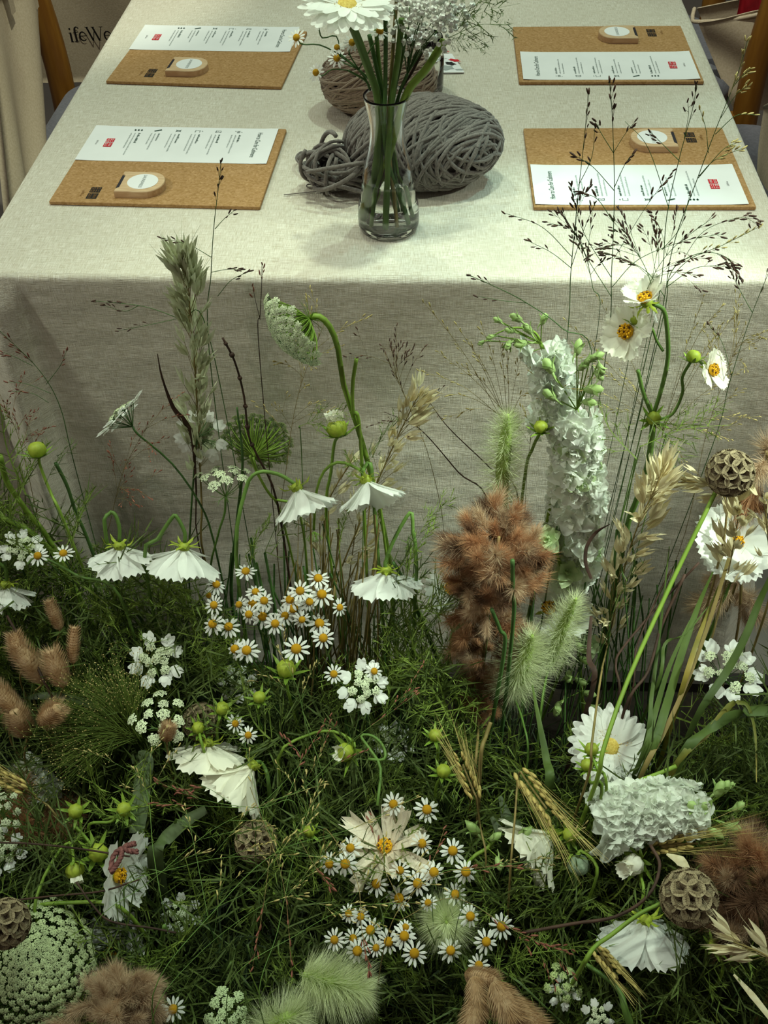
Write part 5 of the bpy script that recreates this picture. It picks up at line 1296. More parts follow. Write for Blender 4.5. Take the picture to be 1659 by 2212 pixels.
# oats and barley
oat('pale green oat stalk, tall and dense, rising before the table edge', topS(-.105, (432, 1010), (427, 900), (420, 780), (412, 670), (402, 600), (394, 570)), 124, .0255, topS(-.12, (436, 1100), (440, 1200)), OATG, 1, .6, .0012, width=.016)
oat('straw oat stalk leaning in the middle before the cloth', topS(-.12, (742, 1215), (790, 1100), (840, 985), (880, 900), (905, 850)), 56, .0245, topS(-.15, (720, 1290)), OAT, 2, .6, width=.022)
oat('thin straw oat stalk behind the arched green stem', topS(-.10, (700, 1260), (690, 1150), (725, 1060), (765, 985)), 20, .0205, topS(-.14, (705, 1330)), OAT, 3, .5, width=.014)
oat('straw oat stalk leaning beside the tall larkspur, heavy with husks', topS(-.19, (1312, 1395), (1325, 1290), (1362, 1180), (1400, 1090), (1430, 1022)), 62, .029, Wp([(1298, 1460, -.30), (1278, 1610, -.40), (1270, 1680, -.41)]), OAT, 4, .75, width=.019)
oat('straw oat head bending sideways towards the papery pod', topS(-.17, (1560, 1062), (1520, 1045), (1470, 1040), (1440, 1050)), 22, .0245, topS(-.19, (1560, 1180)), OAT, 5, .4, width=.014)
oat('straw oat stalk in front of the full white flower', topS(-.20, (1560, 1290), (1580, 1210), (1590, 1140), (1598, 1085)), 30, .026, topS(-.23, (1530, 1400), (1480, 1500)), OAT, 6, .5, width=.018)
oat('pale oat husks at the lower corner beyond the papery pod', S((1670, 2075), (1630, 2052), (1585, 2035), d=.055), 14, .022, S((1690, 2110)), OAT, 7, .5, width=.012)
oat('straw oat husks beside the frame edge under the rust wisps', topS(-.20, (1662, 1200), (1655, 1120), (1650, 1070)), 12, .0225, topS(-.22, (1660, 1300)), OAT, 8, .5, width=.014)
barley('bearded barley ear hanging over the side-on white cosmos', bed(1124, 1668, .035), bed(1196, 1768, .045), .070, S((1118, 1690), (1112, 1770), (1104, 1860), d=.02), 34, .0125, 1, fan=.14, width=.012)
barley('bearded barley ear standing upright with a fan of awns', bed(1030, 1728, .02), bed(992, 1632, .03), .045, S((1038, 1790), (1050, 1860), d=.005), 26, .010, 2, fan=.2, width=.010)
barley('bearded barley ear lying under the fallen larkspur', bed(1405, 1828, .0), bed(1488, 1818, .01), .092, S((1390, 1850), d=-.01), 26, .0115, 3, fan=.1, width=.010)
barley('closed barley ear pointing down near the bottom', bed(1288, 2048, .01), bed(1332, 2102, .015), .036, S((1280, 2042), (1262, 2080), d=-.01), 26, .0105, 4, fan=.06, width=.008)
barley('bearded barley ear cut by the frame over the dark red plume', bed(58, 1706, .02), bed(-10, 1672, .03), .05, S((80, 1725), (120, 1760)), 22, .010, 5, fan=.15, width=.009)

# plumes, foxtails, bunny tails, pods
plume('big rust brown plume standing before the cloth', topS(-.215, (1035, 1535), (1038, 1450), (1048, 1350), (1062, 1255), (1072, 1185), (1078, 1160)), [.014, .026, .042, .046, .048, .046], 290, .030, S((1030, 1620)), (PLUME, PLUMET, PLUME, PLUMED), 1, .7)
plume('rust brown plume at the frame edge by the papery pod', S((1680, 2010), (1640, 1950), (1610, 1895), (1590, 1870), d=.0), [.05, .055, .05, .035], 120, .034, S((1690, 2060)), (PLUME, PLUMED, PLUMET), 2, .7)
plume('tan plume cut by the bottom edge below the corded cosmos', S((215, 2262), (245, 2205), (275, 2155), (285, 2120), d=.02), [.038, .034, .026, .016], 90, .028, S((190, 2280)), (PLUMET,), 3, .8)
plume('dark red-brown plume in shade at the picture edge', S((20, 1800), (50, 1775), (75, 1745), d=-.03), [.02, .03, .03], 18, .045, S((20, 1840), d=-.04), (PLUME,), 4, .8)
plume('thin rust wisps beside the upper papery pod', topS(-.12, (1690, 1120), (1670, 1040), (1655, 975)), [.03, .035, .02], 20, .05, topS(-.14, (1690, 1200)), (PLUME, PLUMET), 5, .7)
plume('brown-green plume drooping under the full white flower', topS(-.16, (1600, 1240), (1580, 1290), (1570, 1320)), [.02, .03, .02], 16, .04, topS(-.17, (1590, 1380)), (PLUMET,), 6, .8)
foxtail('slim green foxtail standing alone against the cloth', topS(-.14, (1086, 1130), (1085, 1030), (1092, 950), (1097, 895)), .0185, .030, 2400, topS(-.17, (1090, 1220)), fwd=.45, core=.42, seedv=1)
foxtail('pale plump foxtail in front of the rust plume', topS(-.25, (1108, 1500), (1125, 1440), (1150, 1372)), .020, .038, 2600, S((1130, 1560), (1140, 1640)), fwd=.35, core=.5)
foxtail('pale foxtail leaning behind the plump one, towards the larkspur', topS(-.225, (1185, 1440), (1210, 1370), (1245, 1292)), .015, .031, 1900, S((1170, 1520), d=-.02), fwd=.4)
foxtail('bristly bright green foxtail lying at the bottom', S((655, 2105), (720, 2125), (792, 2142), d=.01), .015, .037, 3400, S((640, 2150), d=-.03), fwd=.3)
c = bed(962, 1988, .0); foxtail('round pale foxtail pointing out among the small daisies', [c + CF * .025, c, c - CF * .02 + CU * .006], .022, .028, 2800, S((965, 2040), d=-.05), fwd=.35)
foxtail('pale foxtail cut by the bottom edge beside the starry head', S((560, 2235), (610, 2205), (655, 2185), d=.01), .016, .03, 2200, S((560, 2260), d=-.02), fwd=.35)
BN = [('slim tan bunny tail standing highest of the tan cluster', (118, 1328), (-.25, .9, .3), 14, 72), ('slim tan bunny tail at the edge of the green grass cloud', (159, 1393), (.1, .95, .2), 13, 84),
 ('plump tan bunny tail, the nearest of the cluster to the grass cloud', (123, 1443), (-.25, .9, .3), 25, 88), ('broad tan bunny tail in the middle of the cluster', (66, 1432), (-.5, .8, .3), 27, 106),
 ('tan bunny tail at the picture edge in the cluster', (14, 1512), (-.5, .7, .4), 25, 84), ('tan bunny tail low in the cluster, under the arching grass leaf', (110, 1545), (.5, .5, .5), 26, 76), ('tan bunny tail at the foot of the cluster', (45, 1560), (-.2, .7, .5), 27, 78), ('tan bunny tail peeping over the broad one', (40, 1400), (-.3, .9, .1), 20, 70),
 ('small tan bunny tail under the lace umbel', (362, 1583), (.2, .8, .4), 17, 40)]
for k, (lab, a, d, rr, L) in enumerate(BN): bunny_tail(lab, bed(a[0], a[1], .01 + .004 * (k % 3)), cdir(*d), rr * PXM, L * PXM, S((a[0] + 10, a[1] + 90), d=-.02))
BN = [('dusky tan bunny tail topping the bottom cluster', (1040, 2112), (.6, .1, .6), 20, 70), ('tan bunny tail hanging at the left of the bottom cluster', (1031, 2152), (.1, -.7, .5), 21, 64), ('plump tan bunny tail in the middle of the bottom cluster', (1092, 2166), (.4, -.5, .6), 28, 76),
 ('tan bunny tail at the right of the bottom cluster', (1135, 2195), (.6, -.4, .5), 26, 80), ('tan bunny tail cut by the bottom edge of the cluster', (1022, 2200), (-.2, -.6, .6), 24, 70)]
for k, (lab, a, d, rr, L) in enumerate(BN): bunny_tail(lab, bed(a[0], a[1], .02 + .004 * (k % 3)), cdir(*d), rr * PXM, L * PXM, S((a[0] - 20, a[1] + 40), d=-.03))
pod('papery starflower pod, the uppermost, beside the rust wisps', topS(-.19, (1577, 1022))[0], cdir(0, .1, .95), .0265, Wp([(1535, 1085, -.205), (1450, 1260, -.26), (1356, 1470, -.34), (1303, 1620, -.405), (1288, 1690, -.42)]), seed=1)
pod('largest papery starflower pod, near the rust plume', bed(1488, 1940, .03), cdir(-.1, .1, .95), .0292, S((1432, 1950), (1380, 1975), (1320, 2020), (1285, 2045), (1262, 2080), d=.02), seed=2)
pod('dim brown starflower pod in the middle of the tangle', bed(553, 1818, -.01), cdir(.1, .2, .9), .0255, S((575, 1880), (600, 1960), d=-.03), seed=3)
pod('brown starflower pod cut by the frame above the huge lace head', bed(12, 1995, .03), cdir(.2, .1, .9), .0265, S((60, 1960), (150, 1950), (260, 1960), d=.0), seed=4)
pod('brown starflower pod with lime buds in front of it', bed(436, 1560, -.015), cdir(.2, .7, .4), .0245, S((445, 1640), d=-.04), seed=5)

# airy grasses, drawn branch by branch
Y = -.10
def T(*p, y=-.10): return [at(a, b, y) for a, b in p]
airy_grass('dark airy grass, the first tall stalk of the group before the right mats', [(T((1222, 760), (1233, 590), (1247, 440), (1262, 300), (1272, 200)), 7), (T((1233, 578), (1190, 545), (1140, 520)), 5), (T((1233, 580), (1260, 500), (1285, 440)), 3), (T((1236, 555), (1170, 490), (1090, 460)), 4), (T((1250, 400), (1278, 340), (1285, 275)), 2)], seed=1)
airy_grass('dark airy grass with the tallest straight seed spike of its group', [(T((1310, 760), (1321, 590), (1327, 420), (1323, 260), (1317, 178)), 10), (T((1327, 412), (1280, 360), (1240, 335)), 7), (T((1327, 405), (1350, 355), (1370, 330)), 6), (T((1325, 330), (1300, 290), (1285, 262)), 5), (T((1325, 330), (1350, 290), (1372, 262)), 4), (T((1321, 600), (1260, 500), (1232, 400)), 12), (T((1325, 560), (1400, 440), (1455, 370)), 9), (T((1322, 620), (1380, 560), (1480, 520), (1560, 505)), 10), (T((1325, 480), (1290, 430), (1250, 415)), 7), (T((1320, 640), (1270, 560), (1240, 500), (1180, 480)), 9)], seed=2, s=.0048)
airy_grass('dark airy grass, thin stalk touching the beech comb before the right mat', [(T((1412, 700), (1440, 470), (1468, 340), (1495, 240), (1505, 182)), 8), (T((1478, 300), (1487, 250), (1486, 220)), 3), (T((1445, 450), (1400, 320), (1350, 262)), 0), (T((1470, 350), (1430, 310), (1405, 285)), 6), (T((1430, 540), (1470, 490), (1490, 420)), 5)], seed=3)
airy_grass('airy grass reaching highest, pale seeds over the chair post', [(T((1420, 720), (1452, 540), (1505, 390), (1550, 270), (1590, 170), (1615, 88)), 9), (T((1582, 190), (1602, 165), (1622, 150)), 6), (T((1556, 256), (1590, 205), (1618, 185)), 6), (T((1508, 385), (1560, 325), (1592, 308)), 6), (T((1510, 380), (1545, 345), (1605, 320)), 8), (T((1545, 290), (1590, 250), (1632, 248)), 3), (T((1530, 330), (1525, 280), (1512, 235)), 3), (T((1440, 610), (1490, 560), (1560, 530), (1640, 490)), 14)], SEEDP, seed=4)
airy_grass('dark airy grass arching over with heavy seeds at the table edge', [(T((1425, 720), (1445, 600), (1480, 560), (1530, 545), (1575, 560), (1600, 600)), 22), (T((1470, 570), (1520, 500), (1600, 470), (1635, 485)), 12), (T((1440, 620), (1500, 580), (1560, 575), (1590, 585)), 14), (T((1435, 640), (1400, 590), (1350, 560), (1300, 545)), 10)], seed=5, s=.0052, spread=.007)
airy_grass('long bare airy stalk running slantwise out of the frame', [(T((1540, 960), (1575, 830), (1620, 690), (1668, 570)), 3), (T((1625, 675), (1600, 630), (1580, 590)), 4), (T((1580, 810), (1560, 740), (1530, 700)), 5)], seed=6)
airy_grass('airy grass bending left across the cloth edge with few dark seeds', [(T((1280, 800), (1215, 710), (1130, 650), (1060, 615), (1015, 595), y=-.12), 6), (T((1140, 655), (1090, 650), (1030, 640), y=-.12), 3)], seed=7)
airy_grass('thin airy stalk with dark seeds before the nearer left mat', [(T((452, 760), (456, 590), (462, 490), (470, 420), (478, 350)), 8), (T((457, 556), (410, 530), (347, 513)), 7), (T((457, 588), (490, 582), (522, 582)), 7), (T((470, 640), (500, 605), (540, 586)), 5), (T((464, 495), (485, 472), (506, 455)), 4)], seed=8)
airy_grass('airy grass lying dark across the shaded cloth by the pale oat', [(T((450, 720), (390, 690), (310, 662), (205, 650)), 7), (T((385, 688), (330, 700), (255, 715)), 5), (T((300, 660), (270, 672), (225, 660)), 4)], seed=9)
airy_grass('reddish airy grass at the cloth corner fold', [(T((160, 1000), (130, 880), (85, 800), (0, 715), y=-.12), 10), (T((70, 790), (30, 770), (5, 760), y=-.12), 5), (T((100, 830), (130, 790), (145, 755), y=-.12), 6), (T((110, 850), (60, 830), (15, 825), y=-.12), 3), (T((105, 870), (70, 850), (25, 845), y=-.12), 5)], SEEDR, seed=10)
airy_grass('thin brown grass stalk with small red seeds rising to the nodding lace head', [(T((560, 760), (562, 680), (565, 620), (566, 572)), 5), (T((562, 690), (552, 650), (546, 618)), 3)], SEEDR, STEMB, seed=11, rooted=True)
airy_grass('pale panicle grass spreading over the slim foxtail', [(T((1098, 1000), (1098, 920), (1099, 860), (1095, 760), y=-.12), 6)] + [(T((1097, 930 - 8 * (k % 5)), (1097 + (a - 1097) * .5, 890 + (b - 890) * .45 - 14), (a, b), y=-.12), 7) for k, (a, b) in enumerate(((915, 652), (985, 700), (1010, 735), (930, 850), (960, 905), (1080, 740), (1130, 760), (905, 800), (1000, 790), (945, 760), (1040, 700), (1150, 850)))], SEEDP, STEMT, r=.0005, s=.0038, seed=12)
airy_grass('pale fine panicle grass over the cosmos branches at the cloth edge', [(T((1405, 1050), (1440, 900), (1500, 740), (1560, 660), y=-.09), 8)] + [(T((1430, 930), ((1430 + a) / 2, (930 + b) / 2 - 12), (a, b), y=-.09), 9) for a, b in ((1220, 690), (1290, 640), (1560, 700), (1600, 660), (1520, 640), (1340, 800), (1280, 780), (1600, 800), (1640, 900), (1580, 950), (1300, 880), (1500, 1040), (1250, 830))], SEEDP, STEMT, r=.00045, s=.0034, seed=13)
airy_grass('reddish grass panicle lying in the tangle beside the cream cosmos', [(S((640, 1740), (560, 1745), (450, 1730), (340, 1690), d=.03), 9), (S((500, 1735), (440, 1700), (385, 1712), d=.03), 9), (S((560, 1742), (640, 1660), (700, 1560), d=.03), 9), (S((520, 1745), (420, 1740), (330, 1735), d=.03), 9), (S((610, 1745), (650, 1640), (610, 1590), d=.03), 6)], SEEDR, STEM, seed=14, s=.0055)
airy_grass('green grass stalk running slantwise over the brown pod', [(S((330, 2150), (470, 1960), (600, 1840), (760, 1790), (900, 1720), d=.04), 6), (S((470, 1960), (560, 1900), (700, 1700), d=.04), 5), (S((450, 1985), (420, 1830), (400, 1740), d=.04), 6), (S((600, 1840), (560, 1740), (520, 1560), d=.04), 3), (S((620, 1835), (720, 1860), (860, 1890), (960, 1920), d=.04), 5)], SEEDP, STEM, seed=15)
airy_grass('reddish seed spray in front of the daisies under the faded cosmos', [(S((840, 2010), (900, 1920), (980, 1880), (1120, 1870), d=.04), 8), (S((870, 1960), (820, 1850), (800, 1760), d=.04), 6), (S((870, 1965), (930, 1870), (960, 1790), d=.04), 6), (S((860, 1990), (980, 1940), (1110, 2010), (1180, 2040), d=.04), 10)], SEEDR, STEMT, seed=16, s=.005)
airy_grass('pale dry grass panicle leaning over the lowest daisies', [(S((700, 1790), (770, 1900), (780, 2000), (800, 2100), d=.035), 12), (S((640, 1800), (680, 1870), (720, 1920), d=.035), 10), (S((540, 1700), (610, 1900), (630, 2100), d=.035), 5), (S((590, 1790), (570, 1950), (545, 2090), d=.035), 9)], SEEDR, STEMT, seed=17, s=.005)
for k, (lab, pts, sm) in enumerate((('fine reddish airy grass between the cosmos bells and the cloth', [(215, 1250), (240, 1120), (270, 1010), (330, 900)], SEEDR), ('fine pale airy grass beside the arched fennel stem', [(600, 1200), (620, 1000), (645, 850), (700, 700)], SEEDP), ('fine airy grass in front of the leaning straw oats', [(960, 1180), (930, 1000), (880, 870), (830, 760)], SEEDB), ('fine airy grass over the papery pod', [(1480, 1150), (1520, 960), (1560, 830), (1610, 700)], SEEDP), ('fine brown airy grass over the fennel at the picture edge', [(90, 1150), (60, 1020), (35, 930), (10, 880)], SEEDR), ('fine pale airy grass between slim foxtail and larkspur', [(1130, 1150), (1140, 1000), (1160, 880), (1200, 780)], SEEDP))):
    airy_grass(lab, [(T(*pts, y=-.115), 5)], sm, STEMT, r=.0005, s=.0036, seed=30 + k, auto=13, autoL=.05, nseed=5)

for k, (lab, pts) in enumerate((('fine green grass stalk crossing the grass strap and the corded cosmos', [(200, 2010), (330, 1900), (480, 1780), (700, 1690)]), ('fine green grass stalk low beside the olive stem', [(330, 2200), (420, 2070), (560, 1960), (660, 1930)]), ('fine green grass stalk standing below the brown pod', [(560, 2160), (600, 2010), (640, 1830), (690, 1690)]),
        ('fine green grass stalk across the lime opening bud', [(560, 1760), (660, 1700), (760, 1600), (900, 1500)]), ('fine green grass stalk leaning past the twin star buds', [(350, 1950), (330, 1830), (320, 1720), (290, 1660)]), ('fine pale grass stalk under the strap lying slantwise', [(260, 1930), (400, 1870), (520, 1850), (700, 1850)]),
        ('fine green grass stalk over the bristly lying foxtail', [(500, 2120), (640, 2020), (760, 1960), (900, 1950)]), ('fine pale grass stalk leaning out of the daisies to the dark twig', [(1000, 1960), (1080, 1990), (1150, 2030), (1230, 2060)]), ('fine green grass stalk left of the narrow laceflower', [(700, 1690), (660, 1560), (640, 1480), (600, 1400)]), ('fine dark grass stalk across the bud sprig', [(940, 1900), (1040, 1880), (1140, 1860), (1200, 1850)]))):
    airy_grass(lab, [(S(*pts, d=.035), 6)], SEEDR if k in (3, 7) else SEEDP, STEM, r=.0005, s=.0044, seed=60 + k, auto=4, autoL=.055, nseed=5)
for k, (lab, pts) in enumerate((('dark airy grass filling in between the first two tall stalks', [(1290, 720), (1280, 620), (1260, 540), (1215, 460)]), ('dark airy grass leaning right before the nearest right mat', [(1370, 720), (1400, 620), (1450, 540), (1540, 470)]), ('dark airy grass spreading low over the bright cloth edge', [(1400, 720), (1410, 640), (1390, 570), (1340, 500)]))):
    airy_grass(lab, [(T(*pts), 7)], SEEDB, STEMD, r=.0005, s=.0046, seed=80 + k, auto=8, autoL=.05, nseed=6)
# cloud of hair-fine green grass, fanning out from one point
c0 = bed(290, 1585, .0); r = thing('cloud_grass', 'cloud of hair-fine green grass fanning out beside the tan bunny tails', 'grass', c0)
m, ms = MB(), MB(); g = np.random.default_rng(8)
for k in range(300):
    a = math.radians(g.uniform(75, 215)); L = g.uniform(.05, .105) * (1.1 if a > 2.2 else .9); d = cdir(math.cos(a), math.sin(a), g.uniform(-.35, .55)); p0 = c0 + g.normal(size=3) * .004
    e = p0 + d * L + V(0, 0, -.012 * g.uniform(0, 1.8)) ; p = cr([p0, p0 + d * L * .5 + V(0, 0, .007), e], 9); tube(m, p, [.0005, .00022], 3, cap=False)
    for q in range(3):
        b = p[g.integers(3, 8)]; d2 = nrm(d + g.normal(size=3) * .45); e2 = b + d2 * L * g.uniform(.15, .4); tube(m, [b, (b + e2) / 2 + V(0, 0, .001), e2], .00016, 3, cap=False); ball(ms, e2, .0008, 4, 3)
    ball(ms, e, .0008, 4, 3)
for k in range(16): tube(m, grow([c0 + g.normal(size=3) * .004, c0 + V(g.uniform(-.01, .01), .01, -.06)], 14), .0007, 4)
mpart('stem', m, LEAFY, r, kind='stuff'); mpart('seed', ms, SEEDP, r, kind='stuff')

# grass blades, straps and cut stalks
BL = [('broad green grass blade before the hanging-petal laceflower', [(1540, 1235), (1508, 1310), (1470, 1420), (1435, 1540), (1400, 1640)], [.002, .007, .009, .008, .006], BLADE), ('narrow light green blade left of the broad one', [(1490, 1340), (1472, 1380), (1442, 1450), (1415, 1540), (1385, 1640)], [.001, .004, .006, .006, .004], BLADE),
 ('yellowish grass blade with a pointed tip by the broad one', [(1552, 1265), (1527, 1330), (1503, 1395), (1470, 1500)], [.001, .005, .006, .005], BLADEY), ('green grass blade leaning in from the frame edge', [(1668, 1240), (1640, 1300), (1610, 1375), (1570, 1450), (1500, 1560)], [.006, .008, .008, .007, .005], BLADE),
 ('dark thin blade standing beside the purple twigs', [(1446, 1180), (1425, 1370), (1408, 1500), (1395, 1600)], [.001, .004, .005, .005], BLADE), ('thin dark blade crossing behind the broad one', [(1530, 1310), (1480, 1370), (1436, 1392), (1420, 1480)], [.001, .003, .004, .003], BLADE),
 ('straw-coloured dry stalk leaning beside the gerbera', [(1575, 1205), (1530, 1350), (1479, 1485), (1430, 1590), (1391, 1662)], [.004, .004, .005, .006, .006], STEMT), ('bent leaf turning from yellow to green, folded over at the top', [(1634, 1690), (1632, 1590), (1618, 1530), (1600, 1518), (1575, 1525), (1521, 1592), (1461, 1650)], [.001, .003, .004, .006, .007, .008, .008], BLADEY),
 ('flat green blade behind the bent yellow leaf', [(1668, 1535), (1600, 1540), (1540, 1570), (1470, 1640)], [.010, .011, .010, .008], BLADE), ('grey-green strap leaf arching over the bunny tails', [(-20, 1540), (40, 1512), (110, 1503), (190, 1520), (280, 1570)], [.005, .008, .008, .006, .003], BROAD),
 ('grey-green strap leaf hanging straight down in the dark tangle', [(285, 1640), (312, 1640), (308, 1690), (300, 1760), (295, 1800)], [.010, .019, .020, .019, .016], BROAD), ('grey-green strap leaf lying slantwise left of the brown pod', [(445, 1748), (400, 1775), (355, 1815), (335, 1850)], [.010, .016, .017, .012], BROAD),
 ('dark green broad leaf behind the barley ears', [(1080, 1720), (1095, 1765), (1108, 1800)], [.004, .020, .004], BROAD), ('dark green leaf low behind the larkspur bud sprig', [(1062, 1765), (1085, 1800), (1120, 1815)], [.004, .019, .006], BROAD),
 ('light green sheath blade under the pale foxtail', [(1150, 1480), (1165, 1560), (1180, 1640), (1185, 1700)], [.002, .007, .011, .012], BLADE), ('dry beige leaf beside the largest papery pod', [(1440, 1845), (1470, 1860), (1490, 1880)], [.002, .011, .003], OAT),
 ('dry straw blade at the lower corner', [(1585, 2105), (1625, 2150), (1665, 2200)], [.002, .006, .005], OAT), ('brown curled leaf on the dark stem left of the pale oat', [(340, 764), (350, 815), (374, 880), (400, 912), (416, 950), (424, 1060), (430, 1180)], [.0008, .0025, .0065, .004, .0016, .0014, .0012], STEMB),
 ('rust brown dry leaf curling beside the larkspur', [(1318, 1132), (1288, 1150), (1268, 1180), (1265, 1215), (1277, 1250)], [.001, .004, .004, .004, .003], STEMB), ('brown dry sheath standing under the oat beside the larkspur buds', [(1277, 1330), (1272, 1420), (1282, 1480)], [.003, .006, .006, .003], STEMB)]
for k, (lab, pts, w_, mt) in enumerate(BL):
    y = -.12 if 'left of the pale oat' in lab else None
    P_ = topS(-.115, *pts) if y else S(*pts, d=.012 if mt is not BROAD else -.005)
    blade(lab, P_, w_ + [w_[-1]] if 0 else w_, mt, rooted=('beige' not in lab and 'lower corner' not in lab and 'curling' not in lab and 'hanging straight' not in lab), nm='dry_leaf' if 'dry' in lab or 'curled' in lab else 'strap_leaf' if mt is BROAD else 'grass_blade')
TW = [('thick dark green stalk leaning across the cloth into the plume', [(850, 1215), (880, 1270), (940, 1410), (1000, 1570)], [.002, .003, .0032], STEMD, -.20), ('cut dark stalk sticking out of the rust plume, the longer one', [(1107, 1210), (1108, 1280), (1109, 1340)], .0022, STEMD, -.265), ('cut dark stalk sticking out of the rust plume, the shorter one', [(1062, 1316), (1080, 1360), (1090, 1400)], .0022, STEMD, -.27),
 ('dark budded twig before the cloth beside the nodding lace head', [(481, 730), (507, 781), (527, 856), (537, 940), (556, 985), (600, 1090)], [.0012, .0012, .0018], STEMB, -.12), ('thin dark bare stem slanting across the cloth, the lower one', [(830, 890), (905, 925), (990, 1020), (1055, 1095)], [.0003, .0009, .001], STEMB, -.10), ('thin dark bare stem slanting across the cloth, the upper one', [(925, 865), (970, 925), (1060, 1012), (1120, 1080)], [.0003, .0009, .001], STEMB, -.10),
 ('cut lime stem standing beside the nodding lace stem', [(770, 775), (762, 830), (763, 890), (778, 940)], .0021, STEML, -.135), ('dark green stem behind the lace umbel', [(512, 880), (524, 1000), (512, 1130), (500, 1290)], [.001, .0022, .0024], STEMD, -.12), ('lime stem crossing under the green umbel', [(540, 985), (560, 1030), (590, 1075), (650, 1120)], .0016, STEML, -.12),
 ('thick lime stem slanting in at the fennel by the picture edge', [(-20, 1110), (40, 1135), (90, 1170), (140, 1240)], .0034, STEML, -.16), ('thick lime stem rising from the fennel at the picture edge', [(0, 985), (15, 1040), (55, 1100), (120, 1190)], .0032, STEML, -.15), ('curving green stem over the fennel beside the edge laceflower', [(60, 1220), (75, 1206), (110, 1212), (170, 1245), (260, 1290)], .0017, STEM, -.21), ('dark stem beside the plump bud at the cloth corner', [(120, 1000), (145, 1050), (165, 1110), (195, 1180)], .0021, STEMD, -.15),
 ('purple-brown twig fanning beside the gerbera, outer branch', [(1510, 1215), (1430, 1300), (1345, 1400), (1330, 1440), (1338, 1510)], .0014, STEMB, -.22), ('purple-brown twig fanning beside the gerbera, inner branch', [(1480, 1240), (1430, 1350), (1400, 1450), (1350, 1530)], .0016, STEMB, -.24), ('purple-brown twig fanning beside the gerbera, thin branch', [(1450, 1230), (1420, 1290), (1375, 1400), (1365, 1500)], .0009, STEMB, -.22),
 ('dark brown twig looping in the shade under the half-open bud', [(1405, 1825), (1425, 1870), (1400, 1935), (1330, 1980), (1240, 1995), (1130, 2015)], .0017, STEMB, -.50), ('thin dark twig lying across the lace head and corded cosmos', [(-10, 1820), (60, 1822), (160, 1832), (280, 1850)], .0011, STEMB, -.44), ('thin dark twig crossing above the huge lace head', [(30, 1945), (120, 1935), (220, 1925), (300, 1900)], .0010, STEMB, -.475), ('dark twig curling behind the corded cosmos', [(165, 1905), (200, 1955), (240, 1990), (330, 2005), (380, 2015)], .0011, STEMB, -.485),
 ('olive stem hanging straight behind the tan plume', [(355, 2000), (345, 2050), (330, 2110), (322, 2160)], .0021, STEM, -.52), ('tan cut straw beside the upright barley', [(1060, 1560), (1050, 1590), (1038, 1640)], .0022, STEMT, -.31), ('coiled green stem looping in the shaded laceflower', [(795, 1640), (830, 1640), (828, 1612), (805, 1590), (780, 1590), (800, 1620), (822, 1660), (815, 1740)], .0016, STEM, -.36), ('dark twigs low at the picture edge under the bunny tails', [(15, 1330), (50, 1390), (80, 1440), (110, 1500)], .0016, STEMB, -.25), ('lime stem arching over the lying larkspur', [(1460, 1655), (1420, 1672), (1370, 1690), (1310, 1710)], .0024, STEML, -.345), ('olive stem sheath at the bottom beside the closed barley', [(1262, 2080), (1330, 2130), (1350, 2180), (1360, 2240)], [.002, .004, .004], STEM, -.56)]
for lab, pts, rr, mt, y in TW:
    nm = 'twig' if mt is STEMB else 'bare_stalk'
    cut = any(q in lab for q in ('lying across', 'crossing above', 'looping in the shade', 'curling behind', 'coiled', 'arching over the lying'))
    P_ = topS(y, *pts) if y > -.2 else [at(a, b, depth(b) + (y + .012 - depth(pts[len(pts) // 2][1])) * .0 - .012) for a, b in pts] if y < -.2 and 'plume' not in lab else topS(y, *pts)
    twig(lab, P_, rr, mt, not cut, 6 if 'budded' in lab else 0, nm, 'stem' if nm == 'bare_stalk' else 'twig')
# twisted cord over the white cosmos
r = thing('twisted_cord', 'plum-coloured twisted cord loop lying on a white cosmos', 'cord', bed(265, 1845, .05)); mb = MB()
for pts in ([(238, 1880), (245, 1850), (262, 1834), (280, 1838), (298, 1840)], [(240, 1885), (252, 1868), (262, 1850), (263, 1836)], [(263, 1838), (272, 1828), (292, 1822)]):
    p = cr(S(*pts, d=.042), 40)
    for ph in (0, math.pi):
        a = np.linspace(0, 26, len(p)) + ph; t_ = np.gradient(p, axis=0); t_ /= np.linalg.norm(t_, axis=1)[:, None]; s1 = np.cross(t_, CF); s2 = np.cross(t_, s1)
        tube(mb, p + (s1 * np.cos(a)[:, None] + s2 * np.sin(a)[:, None]) * .0013, .0018, 5)
mpart('cord_strand', mb, CORD, r)

# ------------------------------------------------------------------ undergrowth nobody could count
def leaf_template(kind, seed):
    global rng
    g = np.random.default_rng(seed); sv = rng; rng = g; m = MB(); B, D_, L = [], [], []
    bend = V(0, 0, -.25); ch = cr([(0, 0, 0), (g.uniform(-.06, .06), .5, .05), (g.uniform(-.1, .1), 1, -.12)], 12)
    ribbon(m, ch, [.022, .008], (1, 0, .3)); n = 7 if kind == 'fennel' else 6
    for q in range(n):
        i = 2 + int(9 * q / n); t = q / n; P = ch[i]
        for s in (-1, 1):
            l = (.42 if kind == 'fennel' else .52) * (1 - .55 * t) * g.uniform(.8, 1.15); d = nrm(V(s * g.uniform(.7, 1.1), g.uniform(.5, .9), g.uniform(-.25, .3)))
            B.append(P); D_.append(d); L.append(l)
            for k in range(7 if kind == 'fennel' else 3):
                f = g.uniform(.25, .9); d2 = nrm(d + g.normal(size=3) * V(.55, .55, .4)); B.append(P + d * l * f); D_.append(d2); L.append(l * g.uniform(.22, .45) * (1 if kind == 'fennel' else 1.3))
    hairs(m, np.array(B), np.array(D_), np.array(L), .011 if kind == 'fennel' else .013); rng = sv
    return m
